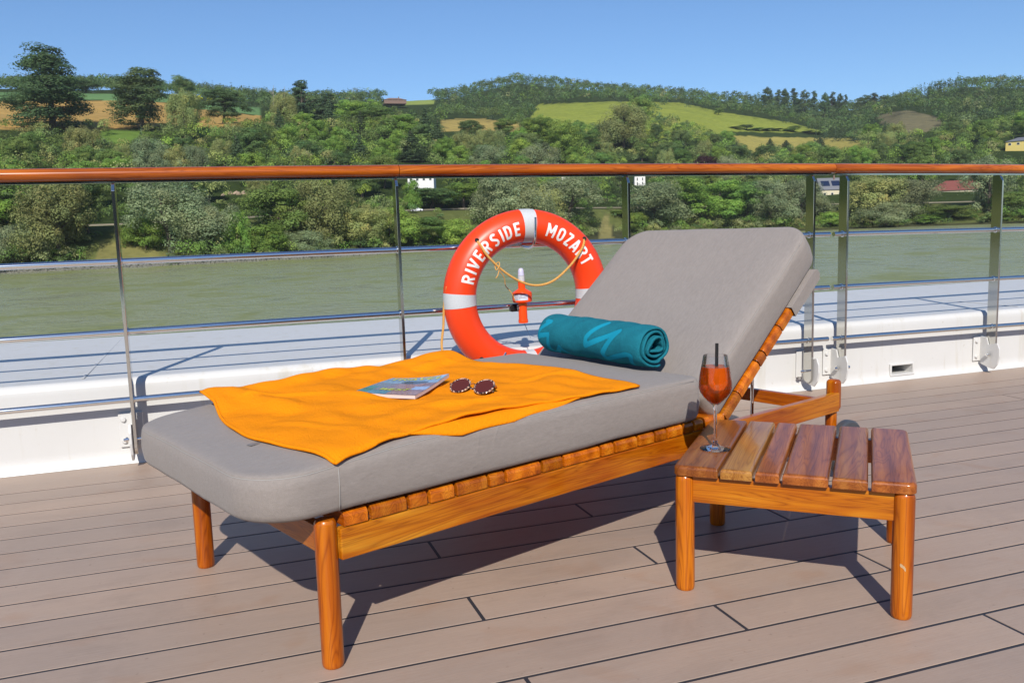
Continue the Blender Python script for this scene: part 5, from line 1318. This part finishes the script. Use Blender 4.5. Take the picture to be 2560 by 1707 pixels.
def clear_of(P, H, Wd):
    """True where a tree of height H and width Wd standing at P leaves the open fields and houses of the photograph in view"""
    ok = np.ones(len(P), bool)
    for dx, dz in ((0, .98), (0, .75), (0, .45), (-.38, .6), (.38, .6), (-.25, .85), (.25, .85), (0, .15)):
        Q = P.copy(); a = np.arctan2(P[:, 0], P[:, 1]); Q[:, 0] += np.cos(a)*dx*Wd; Q[:, 1] -= np.sin(a)*dx*Wd; Q[:, 2] += dz*H
        px = proj(Q)
        for pl in KEEP: ok &= ~inpoly(px[:, 0], px[:, 1], pl)
        for x0, y0, x1, y1 in KEEPBOX: ok &= ~((px[:, 0] > x0) & (px[:, 0] < x1) & (px[:, 1] > y0) & (px[:, 1] < y1))
    return ok
def scatter(n, r0, r1, g, dmin):
    a = g.uniform(-.62, GAZ[-2]*1.0, n); t = np.sqrt(g.uniform(0, 1, n)); lo_, hi_ = r0(a), r1(a); r = np.sqrt(lo_**2+(hi_**2-lo_**2)*g.random(n))
    P = at(a, r); keep = []; cell = {}
    for i in range(n):
        c = (int(P[i, 0]//dmin), int(P[i, 1]//dmin)); ok = True
        for ix in (-1, 0, 1):
            for iy in (-1, 0, 1):
                for j in cell.get((c[0]+ix, c[1]+iy), ()):
                    if (P[i, 0]-P[j, 0])**2+(P[i, 1]-P[j, 1])**2 < dmin*dmin: ok = False; break
        if ok: keep.append(i); cell.setdefault(c, []).append(i)
    return P[keep], a[keep], r[keep]
def wood_mass(name, P, H, Wd, mixp, nl, leaf, seed, label, con=None, shift=(1, 1, 1)):
    g = np.random.default_rng(seed); n = len(P)
    kinds = ['dark', 'mid', 'bright', 'olive', 'conifer']; kd = g.choice(5, n, p=mixp)
    if con is not None: kd = np.where(con, np.where(g.random(n) < .75, 4, kd), kd)
    VV = []; TT = []
    for i in range(n):
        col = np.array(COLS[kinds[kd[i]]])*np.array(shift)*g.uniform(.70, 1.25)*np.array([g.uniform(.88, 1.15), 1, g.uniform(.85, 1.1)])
        if kd[i] == 4:
            z = 1-np.sqrt(g.random(nl)); a = g.uniform(0, 6.283, nl); rd_ = (1-z)*Wd[i]*.36*(.55+.45*g.random(nl))*(1+.25*np.sin(z*26))
            Q = np.stack([rd_*np.cos(a), rd_*np.sin(a), z*H[i]*1.12], 1); N = np.stack([np.cos(a)*.6, np.sin(a)*.6, np.full(nl, .6)], 1)+g.normal(size=(nl, 3))*.35
            tn = g.uniform(.75, 1.25, nl)
        else:
            nb = 13; d = g.normal(size=(nb, 3)); d /= np.linalg.norm(d, axis=1)[:, None]; d[:, 2] = np.abs(d[:, 2])*1.0-.15
            c = np.array([0, 0, H[i]*.52])+d*np.array([Wd[i]*.34, Wd[i]*.34, H[i]*.33]); rb = Wd[i]*.20*g.uniform(.7, 1.3, nb)
            b_ = g.integers(0, nb, nl); e = g.normal(size=(nl, 3)); e /= np.linalg.norm(e, axis=1)[:, None]; e[:, 2] = np.where(e[:, 2] < -.2, -e[:, 2], e[:, 2])
            Q = c[b_]+e*(rb[b_]*(1-np.abs(g.normal(0, .2, nl))))[:, None]; N = e*.8+d[b_]*.35+g.normal(size=(nl, 3))*.24
            tn = (g.uniform(.72, 1.28, nb)[b_])*g.uniform(.92, 1.08, nl)
        N /= np.linalg.norm(N, axis=1)[:, None]
        VV.append(quads(Q+P[i]-np.array([0, 0, H[i]*.06]), N, leaf*(Wd[i]/9)**.5, g)); TT.append(np.repeat(col[None]*tn[:, None], 4, 0))
    V = np.concatenate(VV); t = np.concatenate(TT); o = leafmesh(name, V, t)
    return tag(link(name, o, M['leaf']), label, 'wood', kind='stuff')
g = np.random.default_rng(21)
rdl = lambda a: np.interp(a, GAZ, rr_road)
rE = lambda a: np.interp(a, GAZ, Er); rF = lambda a: np.interp(a, GAZ, Fr_); rG = lambda a: np.interp(a, GAZ, Gr)
Fr_ = RK[10]
# undergrowth: dense bushes right behind the road and below it
P, a, r = scatter(5200, lambda a: shore(a)+5, lambda a: rdl(a)+26, g, 3.4)
H = g.uniform(2.2, 4.6, len(P)); Wd = H*g.uniform(1.1, 1.6, len(P))
px_ = proj(P+np.array([0, 0, 1.5])); m_ = clear_of(P, H, Wd) & ~((r > rdl(a)-5) & (r < rdl(a)+11))
for k_ in ('bankgrass', 'bankgrass2'): m_ &= ~inpoly(px_[:, 0], px_[:, 1], POLY[k_])
for x0, x1 in ((210, 335), (1015, 1185), (1500, 1568), (640, 720), (880, 930)):      # places where the road shows
    m_ &= ~((px_[:, 0] > x0) & (px_[:, 0] < x1) & (r < rdl(a)) & (r > rdl(a)-26) & (H > 2.6))
wood_mass('undergrowth', P[m_], H[m_], Wd[m_], [.18, .27, .22, .30, .03], 150, .27, 31, 'bushy undergrowth along the far bank and road')
P, a, r = scatter(4800, lambda a: shore(a)-.3, lambda a: shore(a)+30, g, 3.6)
H = g.uniform(3.5, 7.5, len(P)); Wd = H*g.uniform(.9, 1.3, len(P)); px_ = proj(P+np.array([0, 0, 2.5])); m_ = clear_of(P, H, Wd)
for x0, x1, hmax in ((225, 425, 0), (1000, 1190, 4.2), (1495, 1572, 0), (2046, 2116, 0), (640, 700, 4.5), (880, 930, 4.5), (2330, 2460, 4.5), (2380, 2440, 0)):
    m_ &= ~((px_[:, 0] > x0) & (px_[:, 0] < x1) & (H > hmax))
wood_mass('bank_thicket', P[m_], H[m_], Wd[m_], [.06, .24, .28, .40, .02], 300, .23, 34, 'green thicket of willows and bushes along the far water edge', None, (1.05, 1.0, 1.15))
# low bushes at the foot of the left field, and a fringe hanging over the water
P, a, r = scatter(2600, lambda a: rE(a)-75, lambda a: rE(a)+6, g, 4.2); px_ = proj(P); m_ = px_[:, 0] < 700
P, a, r = P[m_], a[m_], r[m_]; H = g.uniform(2.6, 6.0, len(P)); Wd = H*g.uniform(1.0, 1.5, len(P)); m_ = clear_of(P, H, Wd) & ~((proj(P)[:, 0] > 205) & (proj(P)[:, 0] < 330) & (H > 3.4))
wood_mass('field_edge_bushes', P[m_], H[m_], Wd[m_], [.22, .34, .30, .14, .0], 150, .28, 35, 'green bushes along the lower edge of the left field')
P, a, r = scatter(5200, lambda a: shore(a)-.4, lambda a: shore(a)+1.6, g, 2.1); H = g.uniform(2.0, 4.2, len(P)); Wd = H*g.uniform(1.1, 1.7, len(P)); px_ = proj(P); m_ = np.ones(len(P), bool)
for x0, x1 in ((235, 420), (1497, 1545), (2060, 2110), (2375, 2440)): m_ &= ~((px_[:, 0] > x0) & (px_[:, 0] < x1))
m_ &= (px_[:, 0] > 1180) | (g.random(len(P)) < .55)
wood_mass('water_fringe', P[m_]-np.array([0, 0, .3]), H[m_], Wd[m_], [.10, .26, .22, .42, .0], 110, .20, 36, 'low green fringe of bushes hanging over the far water line', None, (.95, .95, 1.1))
# slope wood
P, a, r = scatter(5200, lambda a: rdl(a)+18, lambda a: rE(a)+30, g, 6.0)
H = g.uniform(7.5, 13.5, len(P)); Wd = H*g.uniform(.75, 1.05, len(P)); m_ = clear_of(P, H, Wd)
pxs = proj(P)[:, 0]
m_ &= ~inpoly(pxs, proj(P)[:, 1]-18, POLY['rough'])
wood_mass('slope_wood', P[m_], H[m_], Wd[m_], [.28, .34, .19, .17, .02], 330, .29, 32, 'mixed green wood covering the slope above the far bank')
# far hills
P, a, r = scatter(17000, lambda a: rE(a)+20, lambda a: rG(a)*1.10, g, 7.2)
H = g.uniform(10, 17, len(P)); Wd = H*g.uniform(.58, .80, len(P)); m_ = clear_of(P, H, Wd)
px_ = proj(P); m_ &= (px_[:, 0] > 640) | (r > rF(a)+20)
con = ((px_[:, 0] > 1880) & (px_[:, 0] < 2120) & (px_[:, 1] > 345) & (r < 850)) | ((px_[:, 0] > 2290) & (px_[:, 0] < 2400) & (r > 950))
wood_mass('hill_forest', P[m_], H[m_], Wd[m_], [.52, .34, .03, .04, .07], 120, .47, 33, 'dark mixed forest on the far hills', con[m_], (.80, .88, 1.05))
# the tall thin trees that stand up from the far ridge
GR = 'thin tall trees on the far ridge'
RT_ = [(1918, 218, 30), (1945, 224, 24), (1962, 222, 30), (1985, 221, 26), (2012, 225, 22), (2035, 227, 24), (2062, 232, 26), (2080, 230, 22), (2100, 234, 20), (2114, 236, 14), (2160, 238, 36), (2185, 232, 30), (2210, 238, 26), (2235, 240, 28), (2258, 244, 30)]
NAMES_ = ['first', 'second', 'third', 'fourth', 'fifth', 'sixth', 'seventh', 'eighth', 'ninth', 'last']
for i, (x, t_, wpx) in enumerate(RT_):
    lb = (f'{NAMES_[i]} thin tall tree from the left in the ridge row before the sky gap') if i < 10 else f'{NAMES_[i-10]} tall tree from the left in the ridge row right of the sky gap'
    plant_px('ridge_tree', 'pine' if i % 2 else 'oak', i % 2, x, t_, wpx, 1000., lb, GR)
# individual trees of the slope wood
GW = 'trees of the slope wood'
P, a, r = scatter(900, lambda a: rdl(a)+24, lambda a: rE(a)-5, g, 15.0)
H = g.uniform(10, 16, len(P)); Wd = H*g.uniform(.65, .9, len(P)); m_ = clear_of(P, H, Wd); px_ = proj(P+np.array([0, 0, 6.0])*1.0)
m_ &= (px_[:, 0] > -40) & (px_[:, 0] < 2600); m_ &= ~inpoly(px_[:, 0], px_[:, 1]-6, POLY['rough']) & ~inpoly(px_[:, 0], px_[:, 1]+10, POLY['rough'])
sec = [(-60, 180, 'above the left end of the handrail'), (180, 420, 'above the handrail over the first post'), (420, 700, 'above the handrail between first and second post'), (700, 990, 'above the handrail joint at the second post'), (990, 1200, 'over the white house'), (1200, 1420, 'above the life ring'), (1420, 1660, 'above the third post'), (1660, 1900, 'above the middle of the backrest'), (1900, 2150, 'above the close pair of posts'), (2150, 2400, 'above the red-roofed house'), (2400, 2660, 'above the right end of the handrail')]
LOOK = {'dark': 'dark green broadleaf', 'mid': 'mid green broadleaf', 'bright': 'light green broadleaf', 'conifer': 'pointed dark conifer', 'olive': 'olive green loose-leaved'}
ORD = ['leftmost', 'second from left', 'third from left', 'fourth from left', 'fifth from left', 'sixth from left', 'seventh from left', 'eighth from left', 'ninth from left', 'tenth from left', 'eleventh from left', 'twelfth from left']
idx = np.where(m_)[0]; buckets = {}
for i in idx:
    x = px_[i, 0]; s_ = next((k_ for k_, q_ in enumerate(sec) if q_[0] <= x < q_[1]), None)
    if s_ is None: continue
    pk = [.25, .33, .22, .03, .17] if s_ not in (3, 4) else [.24, .25, .2, .20, .11]
    kd = g.choice(['dark', 'mid', 'bright', 'conifer', 'olive'], p=pk); buckets.setdefault((s_, kd), []).append(i)
for (s_, kd), L in sorted(buckets.items()):
    L.sort(key=lambda i: px_[i, 0])
    for n_, i in enumerate(L[:12]):
        one = f'{LOOK[kd]} tree {sec[s_][2]}' if len(L) == 1 else f'{ORD[n_]} {LOOK[kd]} tree {sec[s_][2]}'
        plant('slope_tree' if kd != 'conifer' else 'spruce_tree', kd, int(g.integers(0, 3)), a[i], r[i], H[i]*(1.15 if kd == 'conifer' else 1), Wd[i]*(.75 if kd == 'conifer' else 1), one, GW)

# ------------------------------------------------------------------ added for dark reflections in the steel posts: deckhouse behind the viewer
dh = empty('unseen_deckhouse', (2.0, -8.0, 0)); tag(dh, 'added long white deckhouse with dark windows behind the viewer', 'unseen_deckhouse')
link('wall', rbox((22, 1.0, 2.7), .03, 2), M['white_paint'], dh, T(0, -.5, 1.35), smooth=40)
for i in range(9):
    link('window', rbox((2.2, .04, 1.75), .01, 1), M['pane'], dh, T(-9.6+2.4*i, .01, 1.45))

# ------------------------------------------------------------------ light summer haze over the valley
k = NT('summer_haze'); k.t.nodes.remove(k.b); pv = k.n('ShaderNodeVolumePrincipled'); pv.inputs['Color'].default_value = (.86, .93, 1.0, 1); pv.inputs['Density'].default_value = .00008; pv.inputs['Anisotropy'].default_value = .0
k.l(pv.outputs[0], k.out.inputs['Volume'])
HZT = float(Vt[:, 2].max())+30
hz_o = link('haze', rbox((2*float(np.abs(Vt[:, 0]).max())+200, float(Vt[:, 1].max())+1900, HZT+30+abs(float(Vt[:, 2].min()))), 0), k.m, None, T(0, (float(Vt[:, 1].max())-1700)/2, (HZT-30-abs(float(Vt[:, 2].min())))/2)); tag(hz_o, kind='stuff')
